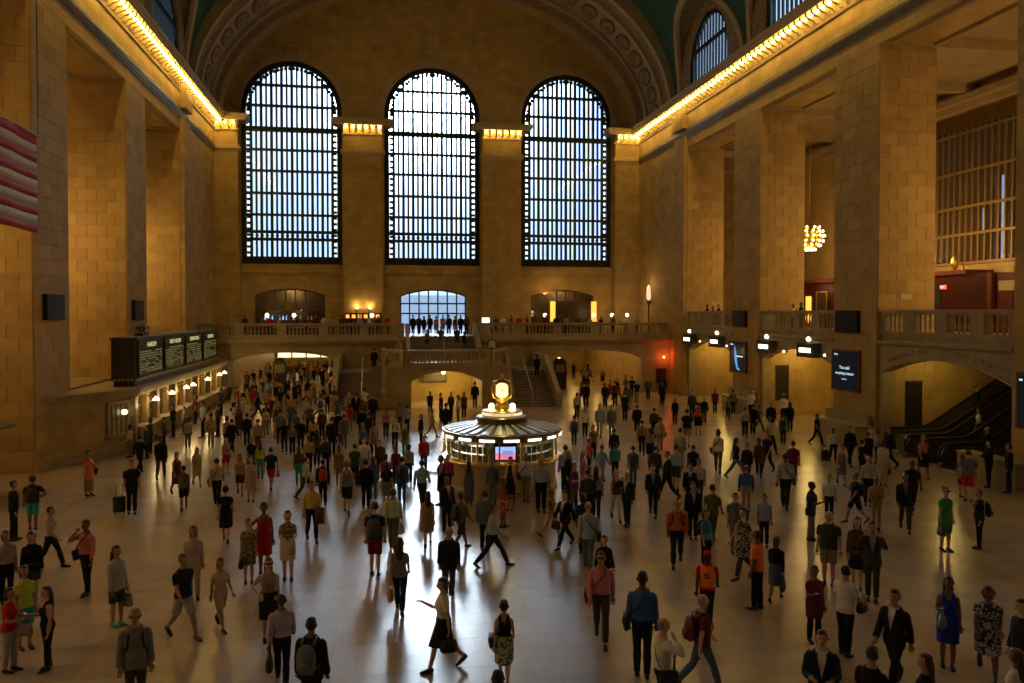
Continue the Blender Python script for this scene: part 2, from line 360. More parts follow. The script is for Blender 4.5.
for side in ('L', 'R'):
    sx = 1 if side == 'R' else -1
    xf = XR if sx > 0 else XL
    xb = xf + sx * DEEP
    sname = 'right' if sx > 0 else 'left'
    for i, (y0, y1) in enumerate(PIERS):
        last = i == len(PIERS) - 1
        p = MB().box(xf + sx*0.01, xb, y0 + 0.01, y1, 0, ZOPEN).build('wall_' + sname, 'caen_stone')
        struct(p, ['square ashlar pier', 'end wall bay'][last] + f' on the {sname} of the concourse, ' + ['behind the camera', 'first', 'second', 'third', 'fourth', 'fifth', 'last'][i] + ' down the hall', 'wall')
        # plinth
        m = MB()
        m.box(xf - sx*0.16, xf + sx*0.2, y0 - 0.12, y1 + (0 if last else 0.12), 0, 0.62)
        m.box(xf - sx*0.12, xf + sx*0.2, y0 - 0.09, y1 + (0 if last else 0.09), 0.62, 0.72)
        m.box(xf - sx*0.07, xf + sx*0.2, y0 - 0.05, y1 + (0 if last else 0.05), 0.72, 0.84)
        m.box(xf - sx*0.04, xf + sx*0.2, y0 - 0.03, y1 + (0 if last else 0.03), 0.84, 0.95)
        m.build('plinth', 'caen_stone', p)
        if not last and y0 > 20: blocks(p, side, y0, y1, xf, xb, ZOPEN, False)
        if last:
            MB().box(xf - sx*0.28, xf, y0 + 0.0, y0 + 2.0, 0.95, 20.6).build('pilaster', 'caen_stone', p)
            rb = {}
            for k in range(28):          # the reveal of the end bay
                for a, b in zip(*(lambda c: (c, c[1:]))([0.03, 1.03, 2.07, 3.1] if k % 2 else [0.03, 0.55, 1.55, 2.6, 3.1])):
                    wd = round(b - a, 3)
                    if wd not in rb: rb[wd] = MB().box(0.011, wd - 0.011, -0.03, 0.03, 0.011, 0.649).mesh('stone_block', 'caen_block')
                    link('stone_block', rb[wd], p, (xf + a if sx > 0 else xf - b, y0, 0.95 + k*0.66))
    up = struct(box('wall_' + sname, 'caen_stone_large', (xf, xb, YN, YB, ZOPEN, ZCOR)), f'upper {sname} wall running under the vault', 'wall')
    # coffered soffit strips in the heads of the openings
    for y0, y1 in BAYS[2:]:
        m = MB()
        for a, b, c, d in ((0.35, 0.5, 0.5, y1-y0-0.5), (2.6, 2.75, 0.5, y1-y0-0.5)):
            m.box(xf + sx*a, xf + sx*b, y0 + c, y0 + d, ZOPEN - 0.16, ZOPEN)
        m.box(xf + sx*0.35, xf + sx*2.75, y0 + 0.35, y0 + 0.5, ZOPEN - 0.16, ZOPEN)
        m.box(xf + sx*0.35, xf + sx*2.75, y1 - 0.5, y1 - 0.35, ZOPEN - 0.16, ZOPEN)
        m.build('soffit_moulding', 'plaster', up)
    # cornice: lower moulding, bracketed crown, ledge
    cn = struct(empty('trim_' + ('2' if sx > 0 else '1')), f'bracketed stone cornice with a row of bare bulbs on the {sname} wall', 'cornice')
    prof = [(0, 20.45), (0.05, 20.45), (0.06, 20.58), (0.11, 20.62), (0.12, 20.74), (0.16, 20.8), (0.17, 20.95), (0.08, 21.02), (0.06, 21.2), (0, 21.2)]
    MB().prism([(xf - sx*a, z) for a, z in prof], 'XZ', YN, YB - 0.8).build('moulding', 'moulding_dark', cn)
    prof = [(0, 22.35), (0.12, 22.35), (0.16, 22.55), (0.16, 23.05), (0.95, 23.05), (0.98, 23.2), (1.06, 23.3), (1.06, 23.45), (1.14, 23.6), (0, 23.6)]
    MB().prism([(xf - sx*a, z) for a, z in prof], 'XZ', YN, YB - 0.8).build('crown', 'moulding', cn)
    br = MB().prism([(0.16, 22.5), (0.30, 22.5), (0.42, 22.66), (0.62, 22.72), (0.86, 22.86), (0.90, 23.05), (0.16, 23.05)], 'XZ', -0.09, 0.09)
    if sx > 0: br.v = [(-x, y, z) for x, y, z in br.v]
    brm = br.mesh('bracket', 'moulding')
    bulb = MB().ball((0, 0, 0), 0.105, 10).mesh('light_bulb', 'bulb_glow', True)
    bulb_neck = MB().tube([(0, 0, 0.06), (0, 0, 0.17)], 0.045, 8).mesh('socket', 'brass')
    k = 0; y = 30.3
    while y < YB - 1.9:
        link('bracket', brm, cn, (xf, y, 0))
        b = link('light_bulb', bulb, None, (xf - sx*0.74, y + 0.3, 22.86)); link('socket', bulb_neck, b)
        tag(b, f'bare glowing bulb between the brackets of the {sname} cornice', 'light bulb', f'bulbs along the {sname} cornice')
        y += 0.6
    # a raised strip of lights where the end bay starts
    MB().box(xf - sx*0.45, xf, 59.6, 61.6, 21.2, 22.35).build('frieze_block', 'caen_stone', cn)

# end wall with three arched windows above, three low arches at balcony level
WIN = [(-7.6, 4.3), (4.75, 4.3), (17.2, 4.3)]
WZ0, WZS = 10.9, 24.45
LOW = [(-7.8, 3.0), (4.8, 3.0), (16.8, 3.0)]
m = MB()
def wall_strip(m, x0, x1, z0, z1): m.box(x0, x1, YB, YB + 1.2, z0, z1)
xs = [XL - 4]
for c, r in WIN:
    wall_strip(m, xs[-1], c - r, 4.2, 37.5); xs.append(c + r)
wall_strip(m, xs[-1], XR + 4, 4.2, 37.5)
for (c, r), (lc, lr) in zip(WIN, LOW):
    N = 28
    for i in range(N):
        a0, a1 = PI - PI*i/N, PI - PI*(i+1)/N
        m.prism([(c + r*math.cos(a0), WZS + r*math.sin(a0)), (c + r*math.cos(a1), WZS + r*math.sin(a1)), (c + r*math.cos(a1), 37.5), (c + r*math.cos(a0), 37.5)], 'XZ', YB, YB + 1.2)
    wall_strip(m, c - r, lc - lr, 4.2, WZ0); wall_strip(m, lc + lr, c + r, 4.2, WZ0)
    N = 14
    for i in range(N):
        f = lambda t: (lc + lr*t, 8.2 + 0.55*(1 - t*t))
        t0, t1 = -1 + 2*i/N, -1 + 2*(i+1)/N
        m.prism([f(t0), f(t1), (f(t1)[0], WZ0), (f(t0)[0], WZ0)], 'XZ', YB, YB + 1.2)
wb = struct(m.build('wall_back', 'caen_stone'), 'west end wall of tan stone with three tall arched windows', 'wall')
m = MB()
for c, r in WIN:                                   # sill band and raised archivolt
    m.box(c - r - 0.1, c + r + 0.1, YB - 0.22, YB + 0.3, WZ0 - 0.75, WZ0 - 0.2)
    m.box(c - r, c + r, YB - 0.12, YB + 0.2, WZ0 - 0.2, WZ0)
m.build('sill_band', 'caen_stone', wb)
for c, r in WIN:
    m = MB(); N = 30
    for i in range(N):
        a0, a1 = PI - PI*i/N, PI - PI*(i+1)/N
        m.prism([(c + q*math.cos(a), WZS + q*math.sin(a)) for q, a in ((r, a0), (r, a1), (r + 0.55, a1), (r + 0.55, a0))], 'XZ', YB - 0.12, YB)
    m.box(c - 0.35, c + 0.35, YB - 0.3, YB, WZS + r, WZS + r + 1.0); m.box(c - 0.8, c + 0.8, YB - 0.2, YB, WZS + r + 1.15, WZS + r + 1.4)
    m.build('archivolt', 'plaster', wb)
PIL = [(-14.0, -12.0), (-3.15, 0.3), (9.2, 12.75), (21.65, 24.0)]
for i, (x0, x1) in enumerate(PIL):
    p = struct(empty('trim_3'), ['leftmost', 'left of centre', 'right of centre', 'rightmost'][i] + ' flat stone pilaster between the tall windows', 'pilaster')
    MB().box(x0, x1, YB - 0.8, YB, 4.7, 23.0).build('shaft', 'caen_stone', p)
    m = MB(); m.box(x0 - 0.06, x1 + 0.06, YB - 0.95, YB, 4.7, 5.6); m.box(x0 - 0.03, x1 + 0.03, YB - 0.88, YB, 5.6, 5.8); m.build('base', 'caen_stone', p)
    m = MB()
    for z0, z1, e in ((20.5, 20.7, 0.08), (20.7, 20.95, 0.22), (20.95, 21.1, 0.10), (22.3, 22.5, 0.10), (23.05, 23.25, 0.75), (23.25, 23.6, 0.9)):
        m.box(max(x0 - e, XL - 0.2), min(x1 + e, XR + 0.2), YB - 0.8 - e, YB, z0, z1)
    m.build('capital', 'moulding', p)
    n = max(2, round((x1 - x0) / 0.6)); brm = MB().box(-0.07, 0.07, -0.6, 0, 22.5, 23.05).mesh('bracket', 'moulding')
    for k in range(n + 1):
        link('bracket', brm, p, (x0 + (x1 - x0)*k/n, YB - 0.8, 0))
    for k in range(n):
        b = link('light_bulb', bulb, None, (x0 + (x1 - x0)*(k + 0.5)/n, YB - 1.22, 22.88)); link('socket', bulb_neck, b)
        tag(b, 'bare glowing bulb on the head of the ' + ['leftmost', 'left middle', 'right middle', 'rightmost'][i] + ' pilaster of the end wall', 'light bulb', ['leftmost', 'left middle', 'right middle', 'rightmost'][i] + ' pilaster bulbs')

# tall windows: iron frame, beaded margin, mullions, transoms, panes
TZ = [11.45, 13.1, 13.75, 15.25, 17.15, 19.1, 20.95, 22.75, 24.8, 26.6]
for wi, (c, r) in enumerate(WIN):
    wn = struct(empty('window_%d' % (wi + 1)), ['left', 'middle', 'right'][wi] + ' tall arched window with iron bars and bright panes', 'window')
    y = YB + 0.35
    m = MB(); N = 40; fw = 0.42
    m.box(c - r, c - r + fw, y - 0.15, y + 0.15, WZ0, WZS); m.box(c + r - fw, c + r, y - 0.15, y + 0.15, WZ0, WZS); m.box(c - r, c + r, y - 0.18, y + 0.18, WZ0, WZ0 + 0.55)
    for i in range(N):
        a0, a1 = PI - PI*i/N, PI - PI*(i+1)/N
        m.prism([(c + q*math.cos(a), WZS + q*math.sin(a)) for q, a in ((r - fw, a0), (r - fw, a1), (r, a1), (r, a0))], 'XZ', y - 0.15, y + 0.15)
    m.build('frame', 'iron', wn)
    m = MB(); N = 34                                  # knobbed ironwork along the margin
    for s in (-1, 1):
        zz = WZ0 + 0.9
        while zz < WZS: m.box(c + s*(r - 0.62) - 0.17, c + s*(r - 0.62) + 0.17, y - 0.08, y + 0.08, zz, zz + 0.22); zz += 0.52
    for i in range(N):
        a = PI*(i + 0.5)/N; q = r - 0.62
        m.ball((c + q*math.cos(a), y, WZS + q*math.sin(a)), 0.17, 6)
    for i in range(17): m.ball((c - r + 0.85 + i*(2*r - 1.7)/16, y, 13.42), 0.16, 6)
    m.build('iron_margin', 'iron', wn)
    ri = r - fw
    top = lambda x: WZS + math.sqrt(max(0.01, ri*ri - (x - c)**2))
    NC = 16
    xs = [c - ri + 0.4 + (2*ri - 0.8)*k/NC for k in range(NC + 1)]
    for k, x in enumerate(xs):
        wd = 0.12 if k % 2 == 0 else 0.085
        MB().box(x - wd, x + wd, y - 0.10, y + 0.10, WZ0 + 0.5, top(x)).build('mullion', 'iron_green', wn)
    for z in TZ:
        hw = ri if z < WZS else math.sqrt(max(0.01, ri*ri - (z - WZS)**2))
        t = 0.22 if z == 22.75 else (0.13 if z < 14 else 0.11)
        MB().box(c - hw, c + hw, y - 0.12, y + 0.12, z - t, z + t).build('transom', 'iron_green', wn)
    pm = {}
    zr = [WZ0 + 0.5] + TZ + [28.4]
    for z0, z1 in zip(zr, zr[1:]):
        if z1 - z0 < 0.3: continue
        for a, b in zip(xs, xs[1:]):
            tp = min(z1, top((a + b)/2) + 0.05)
            if tp - z0 < 0.25: continue
            key = (round(b - a, 2), round(tp - z0, 2))
            if key not in pm: pm[key] = MB().box(0, b - a, -0.01, 0.01, 0, tp - z0).mesh('pane', 'window_glass')
            link('pane', pm[key], wn, (a, y, z0))
# low arched screens behind the balcony: glazed doors and shop fronts
for li, (lc, lr) in enumerate(LOW):
    wn = struct(empty('window_%d' % (li + 4)), ['glazed arch above the left balcony bar', 'glazed street doors at the top of the stairs', 'glazed arch above the right balcony bar'][li], 'window')
    f = lambda t: 8.2 + 0.55*(1 - t*t)
    m = MB(); y = YB + 0.4
    for i in range(14):
        t0, t1 = -1 + 2*i/14, -1 + 2*(i+1)/14
        m.prism([(lc + lr*t0, f(t0) - 0.14), (lc + lr*t1, f(t1) - 0.14), (lc + lr*t1, f(t1)), (lc + lr*t0, f(t0))], 'XZ', y - 0.1, y + 0.1)
    m.box(lc - lr, lc - lr + 0.12, y - 0.1, y + 0.1, 4.7, 8.2); m.box(lc + lr - 0.12, lc + lr, y - 0.1, y + 0.1, 4.7, 8.2)
    m.build('frame', 'bronze', wn)
    for k in range(1, 7):
        x = lc - lr + 2*lr*k/7
        MB().box(x - 0.06, x + 0.06, y - 0.1, y + 0.1, 4.7, f((x - lc)/lr)).build('mullion', 'bronze', wn)
    for z in (6.55, 7.45): MB().box(lc - lr, lc + lr, y - 0.09, y + 0.09, z - 0.07, z + 0.07).build('transom', 'bronze', wn)
    for z0, z1 in ((4.75, 6.5), (6.6, 7.4), (7.5, 8.5)):
        for k in range(7): MB().box(lc - lr + 2*lr*k/7 + 0.06, lc - lr + 2*lr*(k+1)/7 - 0.06, y - 0.01, y + 0.01, z0, z1).build('pane', 'window_glass', wn)

# barrel vault with lunettes, stepped arch rings at the far end
def ell(a, b, z0, t): return XC + a*math.cos(t), z0 + b*math.sin(t)
def ring(m, a, b, z0, y0, y1, th, n=64, mi=0):
    for i in range(n):
        t0, t1 = PI*i/n, PI*(i+1)/n
        m.prism([ell(a, b, z0, t0), ell(a, b, z0, t1), ell(a + th, b + th, z0, t1), ell(a + th, b + th, z0, t0)], 'XZ', y0, y1, mi)
va = struct(empty('ceiling'), 'dim barrel vault with teal fields, plaster ribs and arch rings', 'ceiling')
for nm, a, b, z0, y0, y1, th, mt in (('arch_soffit', 18.45, 12.2, 23.2, 70.2, 72.0, 2.0, 'plaster'), ('arch_band', 18.62, 12.45, 23.2, 68.4, 70.2, 2.0, 'plaster_dark'),
        ('arch_soffit', 18.5, 12.25, 23.2, 67.9, 68.4, 2.0, 'plaster'), ('arch_soffit', 18.75, 12.7, 23.2, 64.6, 67.9, 2.0, 'plaster'),
        ('arch_band', 18.55, 12.6, 23.2, 64.2, 64.6, 2.4, 'moulding'), ('arch_band', 18.8, 12.9, 23.2, 62.7, 64.2, 2.4, 'ornament'), ('arch_rib', 18.6, 12.8, 23.2, 62.2, 62.7, 2.4, 'moulding')):
    m = MB(); ring(m, a, b, z0, y0, y1, th); m.build(nm, mt, va)
for k in range(25):                                  # medallions on the soffit
    t = PI*(k + 0.5)/25; x, z = ell(18.7, 12.65, 23.2, t)
    n = Vector((-math.cos(t)/18.7, 0, -math.sin(t)/12.65)).normalized()
    m = MB(); m.lathe([(0.01, 0.16), (0.22, 0.14), (0.26, 0.06), (0.62, 0.05), (0.68, 0.10), (0.80, 0.10), (0.86, 0.0)], (0, 0, 0), 14)
    o = m.build('medallion', 'ornament', va, True, (x, 66.3, z)); o.rotation_euler = n.to_track_quat('Z', 'Y').to_euler(); o.scale = (1.25, 0.75, 1)
    m = MB(); m.lathe([(0.88, 0.0), (0.92, 0.05), (1.0, 0.05), (1.04, 0.0)], (0, 0, 0), 14)
    o = m.build('medallion_rim', 'plaster_dark', va, True, (x, 66.3, z)); o.rotation_euler = n.to_track_quat('Z', 'Y').to_euler(); o.scale = (1.25, 0.75, 1)
VA, VB, VZ = 19.0, 14.0, 23.6
LUN = [(a + b)/2 for a, b in BAYS]
LR_, LZ, LW = 5.55, 24.15, 25.4
def zmain(x): return VZ + VB*math.sqrt(max(0, 1 - ((x - XC)/VA)**2))
def zcross(y):
    best = -9
    for yc in LUN:
        d = abs(y - yc)
        if d < LR_: best = max(best, LZ + math.sqrt(LR_*LR_ - d*d))
    return best
NT, NY = 150, 380
ys = [YN + (62.3 - YN)*j/NY for j in range(NY + 1)]
tt = [-PI/2 + PI*i/NT for i in range(NT + 1)]
vx = [XC + VA*math.sin(t) for t in tt]
m = MB(); idx = {}
for j, y in enumerate(ys):
    zc = zcross(y)
    for i, x in enumerate(vx): m.v.append((x, y, max(zmain(x), zc)))
for j in range(NY):
    zc = zcross((ys[j] + ys[j+1])/2)
    for i in range(NT):
        m.f.append((j*(NT+1)+i, j*(NT+1)+i+1, (j+1)*(NT+1)+i+1, (j+1)*(NT+1)+i)); m.m.append(1 if zc > zmain((vx[i] + vx[i+1])/2) else 0)
m.build('vault', ['ceiling_teal', 'ornament'], va, True)
for side in (-1, 1):
    for li, yc in enumerate(LUN[1:], 1):
        pts = []
        for k in range(33):
            a = PI*k/32; y = yc + LR_*math.cos(a); z = LZ + LR_*math.sin(a)
            q = (z - VZ)/VB; x = XC + side*VA*math.sqrt(max(0, 1 - q*q))
            pts.append((x - side*0.03, y, z - 0.05))
        MB().tube(pts, 0.26, 6).build('groin_rib', 'moulding', va)
        xf = XR + 0.05 if side > 0 else XL - 0.05
        # lunette wall ring + clerestory window
        m = MB(); r0 = 3.35
        for k in range(24):
            a0, a1 = PI*k/24, PI*(k+1)/24
            m.prism([(yc + q*math.cos(a), zz + q*math.sin(a)) for q, zz, a in ((r0, LW, a0), (r0, LW, a1), (LR_ + 0.15, LZ, a1), (LR_ + 0.15, LZ, a0))], 'YZ', xf - 0.2, xf + 0.3)
        m.prism([(yc - LR_ - 0.1, ZCOR), (yc - r0, ZCOR), (yc - r0, LW), (yc - LR_ - 0.1, LZ)], 'YZ', xf - 0.2, xf + 0.3); m.prism([(yc + LR_ + 0.1, ZCOR), (yc + r0, ZCOR), (yc + r0, LW), (yc + LR_ + 0.1, LZ)], 'YZ', xf - 0.2, xf + 0.3)
        m.build('lunette_wall', 'ornament', va)
        cw = struct(empty('window_%d' % (8 + li + (side > 0)*8)), ['second', 'third', 'fourth', 'fifth', 'last'][li-1] + ' half round clerestory window above the ' + ('right' if side > 0 else 'left') + ' cornice', 'window')
        m = MB()
        for k in range(24):
            a0, a1 = PI*k/24, PI*(k+1)/24
            m.prism([(yc + q*math.cos(a), LW + q*math.sin(a)) for q, a in ((r0 - 0.25, a0), (r0 - 0.25, a1), (r0, a1), (r0, a0))], 'YZ', xf - 0.12, xf + 0.12)
        m.box(xf - 0.12, xf + 0.12, yc - r0, yc - r0 + 0.25, ZCOR, LW); m.box(xf - 0.12, xf + 0.12, yc + r0 - 0.25, yc + r0, ZCOR, LW); m.box(xf - 0.12, xf + 0.12, yc - r0, yc + r0, LW + 1.1, LW + 1.3)
        m.build('frame', 'iron', cw)
        for k in range(13):
            y = yc - r0 + 0.25 + (2*r0 - 0.5)*k/12; t = LW + math.sqrt(max(0.01, (r0 - 0.2)**2 - (y - yc)**2))
            MB().box(xf - 0.07, xf + 0.07, y - 0.07, y + 0.07, ZCOR, t).build('mullion', 'iron_green', cw)
            if k < 12:
                y2 = y + (2*r0 - 0.5)/12; t2 = LW + math.sqrt(max(0.01, (r0 - 0.2)**2 - ((y + y2)/2 - yc)**2))
                MB().box(xf - 0.01, xf + 0.01, y + 0.10, y2 - 0.10, ZCOR, t2).build('pane', 'window_glass', cw)
struct(box('wall_front', 'caen_stone', (XL - 3.2, XR + 13, YN - 0.6, YN, 0, 38)), 'plain near end wall behind the camera', 'wall')

# ---------------------------------------------------------------- far balcony, passages under it, double stair
ZB, YF = 4.7, 63.0
def balusters(m, p0, p1, z0, z1, step=0.27):
    p0, p1 = Vector(p0), Vector(p1); n = max(1, int((p1 - p0).length / step))
    for k in range(n):
        p = p0.lerp(p1, (k + 0.5)/n); h = z1 - z0
        m.lathe([(0.075, 0), (0.05, 0.08*h), (0.085, 0.35*h), (0.045, 0.72*h), (0.075, 0.92*h), (0.075, h)], (p.x, p.y, z0), 6)
def railing(parent, p0, p1, z, h=1.1, ped=3.4, mt='marble_grey', skip_ends=False):
    """stone balustrade between two points: plinth rail, top rail, pedestals, turned balusters"""
    p0, p1 = Vector((p0[0], p0[1], 0)), Vector((p1[0], p1[1], 0)); L = (p1 - p0).length; d = (p1 - p0)/L; n = Vector((-d.y, d.x, 0))
    def slab(m, a, b, z0, z1, w):
        q = [p0 + d*a - n*w, p0 + d*b - n*w, p0 + d*b + n*w, p0 + d*a + n*w]
        m.prism([(v.x, v.y) for v in q], 'XY', z0, z1)
    m = MB(); slab(m, 0, L, z, z + 0.22, 0.19); m.build('plinth_rail', mt, parent)
    m = MB(); slab(m, 0, L, z + h - 0.2, z + h - 0.13, 0.15); slab(m, 0, L, z + h - 0.13, z + h, 0.2); m.build('top_rail', mt, parent)
    k = max(1, round(L/ped)); b = MB()
    for i in range(k + 1):
        c = L*i/k; a0, a1 = max(0, c - 0.35), min(L, c + 0.35)
        m = MB(); slab(m, a0, a1, z + 0.2, z + h - 0.15, 0.17); m.build('pedestal', mt, parent)
        if i < k:
            a, e = p0 + d*(c + 0.42), p0 + d*(L*(i+1)/k - 0.42)
            balusters(b, a, e, z + 0.22, z + h - 0.2)
    o = b.build('balusters', mt, parent, True); o['kind'] = 'stuff'
ARCH = [(-7.2, 3.9), (17.4, 4.1)]
def arch_wall(m, x0, x1, y0, y1, z1, holes):
    x = x0
    for c, r, zs, rise in holes:
        m.box(x, c - r, y0, y1, 0, z1)
        for i in range(20):
            t0, t1 = -1 + i/10, -1 + (i+1)/10
            g = lambda t: (c + r*t, zs + rise*math.sqrt(max(0, 1 - t*t*0.92)) - rise*math.sqrt(0.08))
            m.prism([g(t0), g(t1), (g(t1)[0], z1), (g(t0)[0], z1)], 'XZ', y0, y1)
        x = c + r
    m.box(x, x1, y0, y1, 0, z1)
m = MB(); arch_wall(m, XL, XR, YF, YF + 0.8, 4.15, [(ARCH[0][0], ARCH[0][1], 2.85, 0.95), (ARCH[1][0], ARCH[1][1], 2.85, 0.95)])
bw_ = struct(m.build('wall_balcony', 'marble_grey'), 'stone front of the far balcony with two wide flat arches', 'wall')
m = MB()
for c, r in ARCH:
    for i in range(20):
        t0, t1 = -1 + i/10, -1 + (i+1)/10
        g = lambda t, e: (c + (r + e)*t, 2.85 + (0.95 + e)*math.sqrt(max(0, 1 - t*t*0.92)) - 0.95*math.sqrt(0.08))
        m.prism([g(t0, 0), g(t1, 0), g(t1, 0.3), g(t0, 0.3)], 'XZ', YF - 0.08, YF)
m.build('arch_moulding', 'marble_grey', bw_)
bf = struct(empty('floor_balcony'), 'stone deck of the far balcony', 'floor')
m = MB(); m.box(XL, 2.0, YF, YB + 0.2, 4.15, ZB); m.box(7.8, XR, YF, YB + 0.2, 4.15, ZB); m.box(2.0, 7.8, YF + 1.6, YB + 0.2, 4.15, ZB); m.build('deck', 'marble_grey', bf)
m = MB(); prof = [(0, 4.0), (-0.12, 4.05), (-0.18, 4.2), (-0.38, 4.3), (-0.42, 4.5), (-0.36, 4.62), (-0.36, 4.72), (0, 4.72)]
for a, b in ((XL, 2.0), (7.8, XR)): m.prism([(YF + q, z) for q, z in prof], 'YZ', a, b)
m.build('edge_moulding', 'marble_grey', bf)
r1 = tag(empty('balustrade'), 'stone balustrade of the far balcony left of the stairs', 'balustrade'); railing(r1, (XL + 0.3, YF - 0.1), (1.9, YF - 0.1), ZB)
r2 = tag(empty('balustrade'), 'stone balustrade of the far balcony right of the stairs', 'balustrade'); railing(r2, (7.9, YF - 0.1), (XR - 0.3, YF - 0.1), ZB)
# passages under the balcony
for i, (x0, x1, y1) in enumerate(((-12.6, -2.0, 100.0), (12.2, 23.2, 88.0))):
    ps = struct(empty('wall_passage'), ['left', 'right'][i] + ' passage leading away under the balcony', 'wall')
    MB().box(x0 - 0.4, x0, YF + 0.8, y1, 0, 3.9).build('side_wall', 'passage_stone', ps)
    MB().box(x1, x1 + 0.4, YF + 0.8, y1, 0, 3.9).build('side_wall', 'passage_stone', ps)
    MB().box(x0 - 0.4, x1 + 0.4, y1, y1 + 0.4, 0, 3.9).build('end_wall', 'passage_stone', ps)
    m = MB(); m.box(x0 - 0.4, x1 + 0.4, YF + 0.8, YB + 0.2, 3.9, 4.15); m.box(x0 - 0.4, x1 + 0.4, YB + 0.2, y1 + 0.4, 3.9, 4.3); m.build('passage_ceiling', 'passage_stone', ps)
    for k in range(4):
        yy = YF + 4 + k*(y1 - YF - 6)/4
        for xx in ((x0 + x1)/2 - 2.4, (x0 + x1)/2 + 2.4):
            lm = thing('ceiling_globe', f'round ceiling globe in the {["left", "right"][i]} passage, ' + ['nearest', 'second', 'third', 'deepest'][k] + ' pair, ' + ('left' if xx < (x0 + x1)/2 else 'right') + ' one', 'lamp', (xx, yy, 3.9))
            MB().lathe([(0.14, 0), (0.14, -0.06), (0.05, -0.08)], (0, 0, 0), 12).build('rose', 'brass', lm)
            MB().ball((0, 0, -0.22), 0.16, 12).build('globe', 'lamp_white', lm, True)
            lamp('light', lm, (0, 0, -0.5), 48 if i == 0 else 55, (1.0, 0.58, 0.13), 0.15)
for i, c in ((0, LOW[0][0]), (2, LOW[2][0])):
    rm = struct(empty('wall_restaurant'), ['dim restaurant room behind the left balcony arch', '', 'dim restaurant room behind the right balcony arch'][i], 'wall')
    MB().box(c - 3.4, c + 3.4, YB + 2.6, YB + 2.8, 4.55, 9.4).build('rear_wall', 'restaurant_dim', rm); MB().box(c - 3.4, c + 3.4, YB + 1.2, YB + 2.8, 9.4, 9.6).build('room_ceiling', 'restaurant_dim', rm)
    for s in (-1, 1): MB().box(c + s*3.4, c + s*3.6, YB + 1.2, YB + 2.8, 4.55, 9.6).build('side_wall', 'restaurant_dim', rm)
    bl_ = thing('ceiling_globe', 'globe lamp in the room behind the ' + ('left' if i == 0 else 'right') + ' balcony arch', 'lamp', (c, YB + 1.9, 9.4)); MB().lathe([(0.14, 0), (0.14, -0.06), (0.05, -0.08)], (0, 0, 0), 12).build('rose', 'brass', bl_); MB().ball((0, 0, -0.22), 0.14, 12).build('globe', 'lamp_white', bl_, True); lamp('light', bl_, (0, 0, -0.5), 70, (1.0, 0.7, 0.32), 0.15)
struct(box('ground_outside', 'street_pale', (-60, 80, YB + 0.2, 160, 4.32, 4.55)), 'street pavement outside the doors', 'ground')
struct(box('wall_street', 'street_pale', (-40, 60, 108, 109, 4.5, 9)), 'low building front across the street', 'wall')
# the stair: middle platform over an arch, two side flights, upper flight
st = struct(empty('staircase'), 'double marble staircase rising to the far balcony', 'staircase')
X0, X1, XA, XD = 0.4, 8.9, -2.9, 12.2
ZP, ZL = 2.94, 2.3
m = MB()
m.box(X0, 2.1, 54.5, 60.5, 0, ZP); m.box(7.0, X1, 54.5, 60.5, 0, ZP)
for i in range(16):
    t0, t1 = -1 + i/8, -1 + (i+1)/8
    g = lambda t: (4.55 + 2.45*t, 1.85 + 0.72*(1 - t*t))
    m.prism([g(t0), g(t1), (g(t1)[0], ZP), (g(t0)[0], ZP)], 'XZ', 54.5, 60.5)
m.box(X0, X1, 60.5, YF, 0, ZP)
m.build('platform', 'marble_grey', st)
MB().box(2.1, 7.0, 60.3, 60.5, 0, 2.6).build('niche_back', 'passage_stone', st)
m = MB()
for i in range(16):
    t0, t1 = -1 + i/8, -1 + (i+1)/8
    g = lambda t, e: (4.55 + (2.45 + e)*t, 1.85 + (0.72 + e)*(1 - t*t))
    m.prism([g(t0, 0), g(t1, 0), g(t1, 0.28), g(t0, 0.28)], 'XZ', 54.42, 54.5)
m.box(X0 + 1.4, X1 - 1.4, 54.36, 54.5, ZP - 0.12, ZP + 0.05)
m.build('platform_moulding', 'marble_grey', st)
rl = tag(empty('balustrade'), 'stone balustrade around the middle stair landing', 'balustrade')
railing(rl, (X0 + 1.3, 54.7), (X1 - 1.3, 54.7), ZP, ped=6.2)
railing(rl, (X0 + 0.1, 56.4), (X0 + 1.3, 54.7), ZP, ped=3)
railing(rl, (X1 - 1.3, 54.7), (X1 - 0.1, 56.4), ZP, ped=3)
for s, (a, b) in enumerate(((XA, X0), (X1, XD))):
    for k in range(14):                              # side flights: each tread its own slab
        y0 = 54.2 + k*0.3; z = ZL*(k+1)/14
        o = MB().box(a, b, y0, 58.4, z - ZL/14, z - 0.03).box(a, b, y0 - 0.03, y0 + 0.3, z - 0.03, z).build('step', 'step_grey', st)
    MB().box(a, b, 58.4, YF, 0, ZL).build('side_landing', 'step_grey', st)
    xo = a - 0.38 if s == 0 else b
    prof = [(53.9, 0), (53.9, 1.0), (54.3, 1.15), (58.4, ZL + 1.1), (YF, ZL + 1.1), (YF, 0)]
    MB().prism(prof, 'YZ', xo, xo + 0.38).build('outer_string', 'marble_grey', st)
    xi = b - 0.3 if s == 0 else a
    prof = [(53.9, 0), (53.9, 1.2), (54.3, 1.3), (56.6, 4.02), (57.2, 4.1), (57.2, 0)]
    MB().prism(prof, 'YZ', xi, xi + 0.3).build('inner_string', 'marble_grey', st)
    m = MB(); cx = (a + b)/2
    m.tube([(cx, 54.4, 0.05), (cx, 54.4, 1.05), (cx, 58.4, ZL + 1.0), (cx, 58.4, ZL)], 0.04, 8); m.build('handrail', 'steel', st)
    for k in range(4):
        xk = b - 0.3*(k+1) + 0.3 if s == 0 else a + 0.3*k
        MB().box(xk - 0.3 if s == 0 else xk, xk if s == 0 else xk + 0.3, 58.4, 60.5, ZL, ZL + 0.64*(4 - k)/4 - 0.01).build('step', 'step_grey', st)
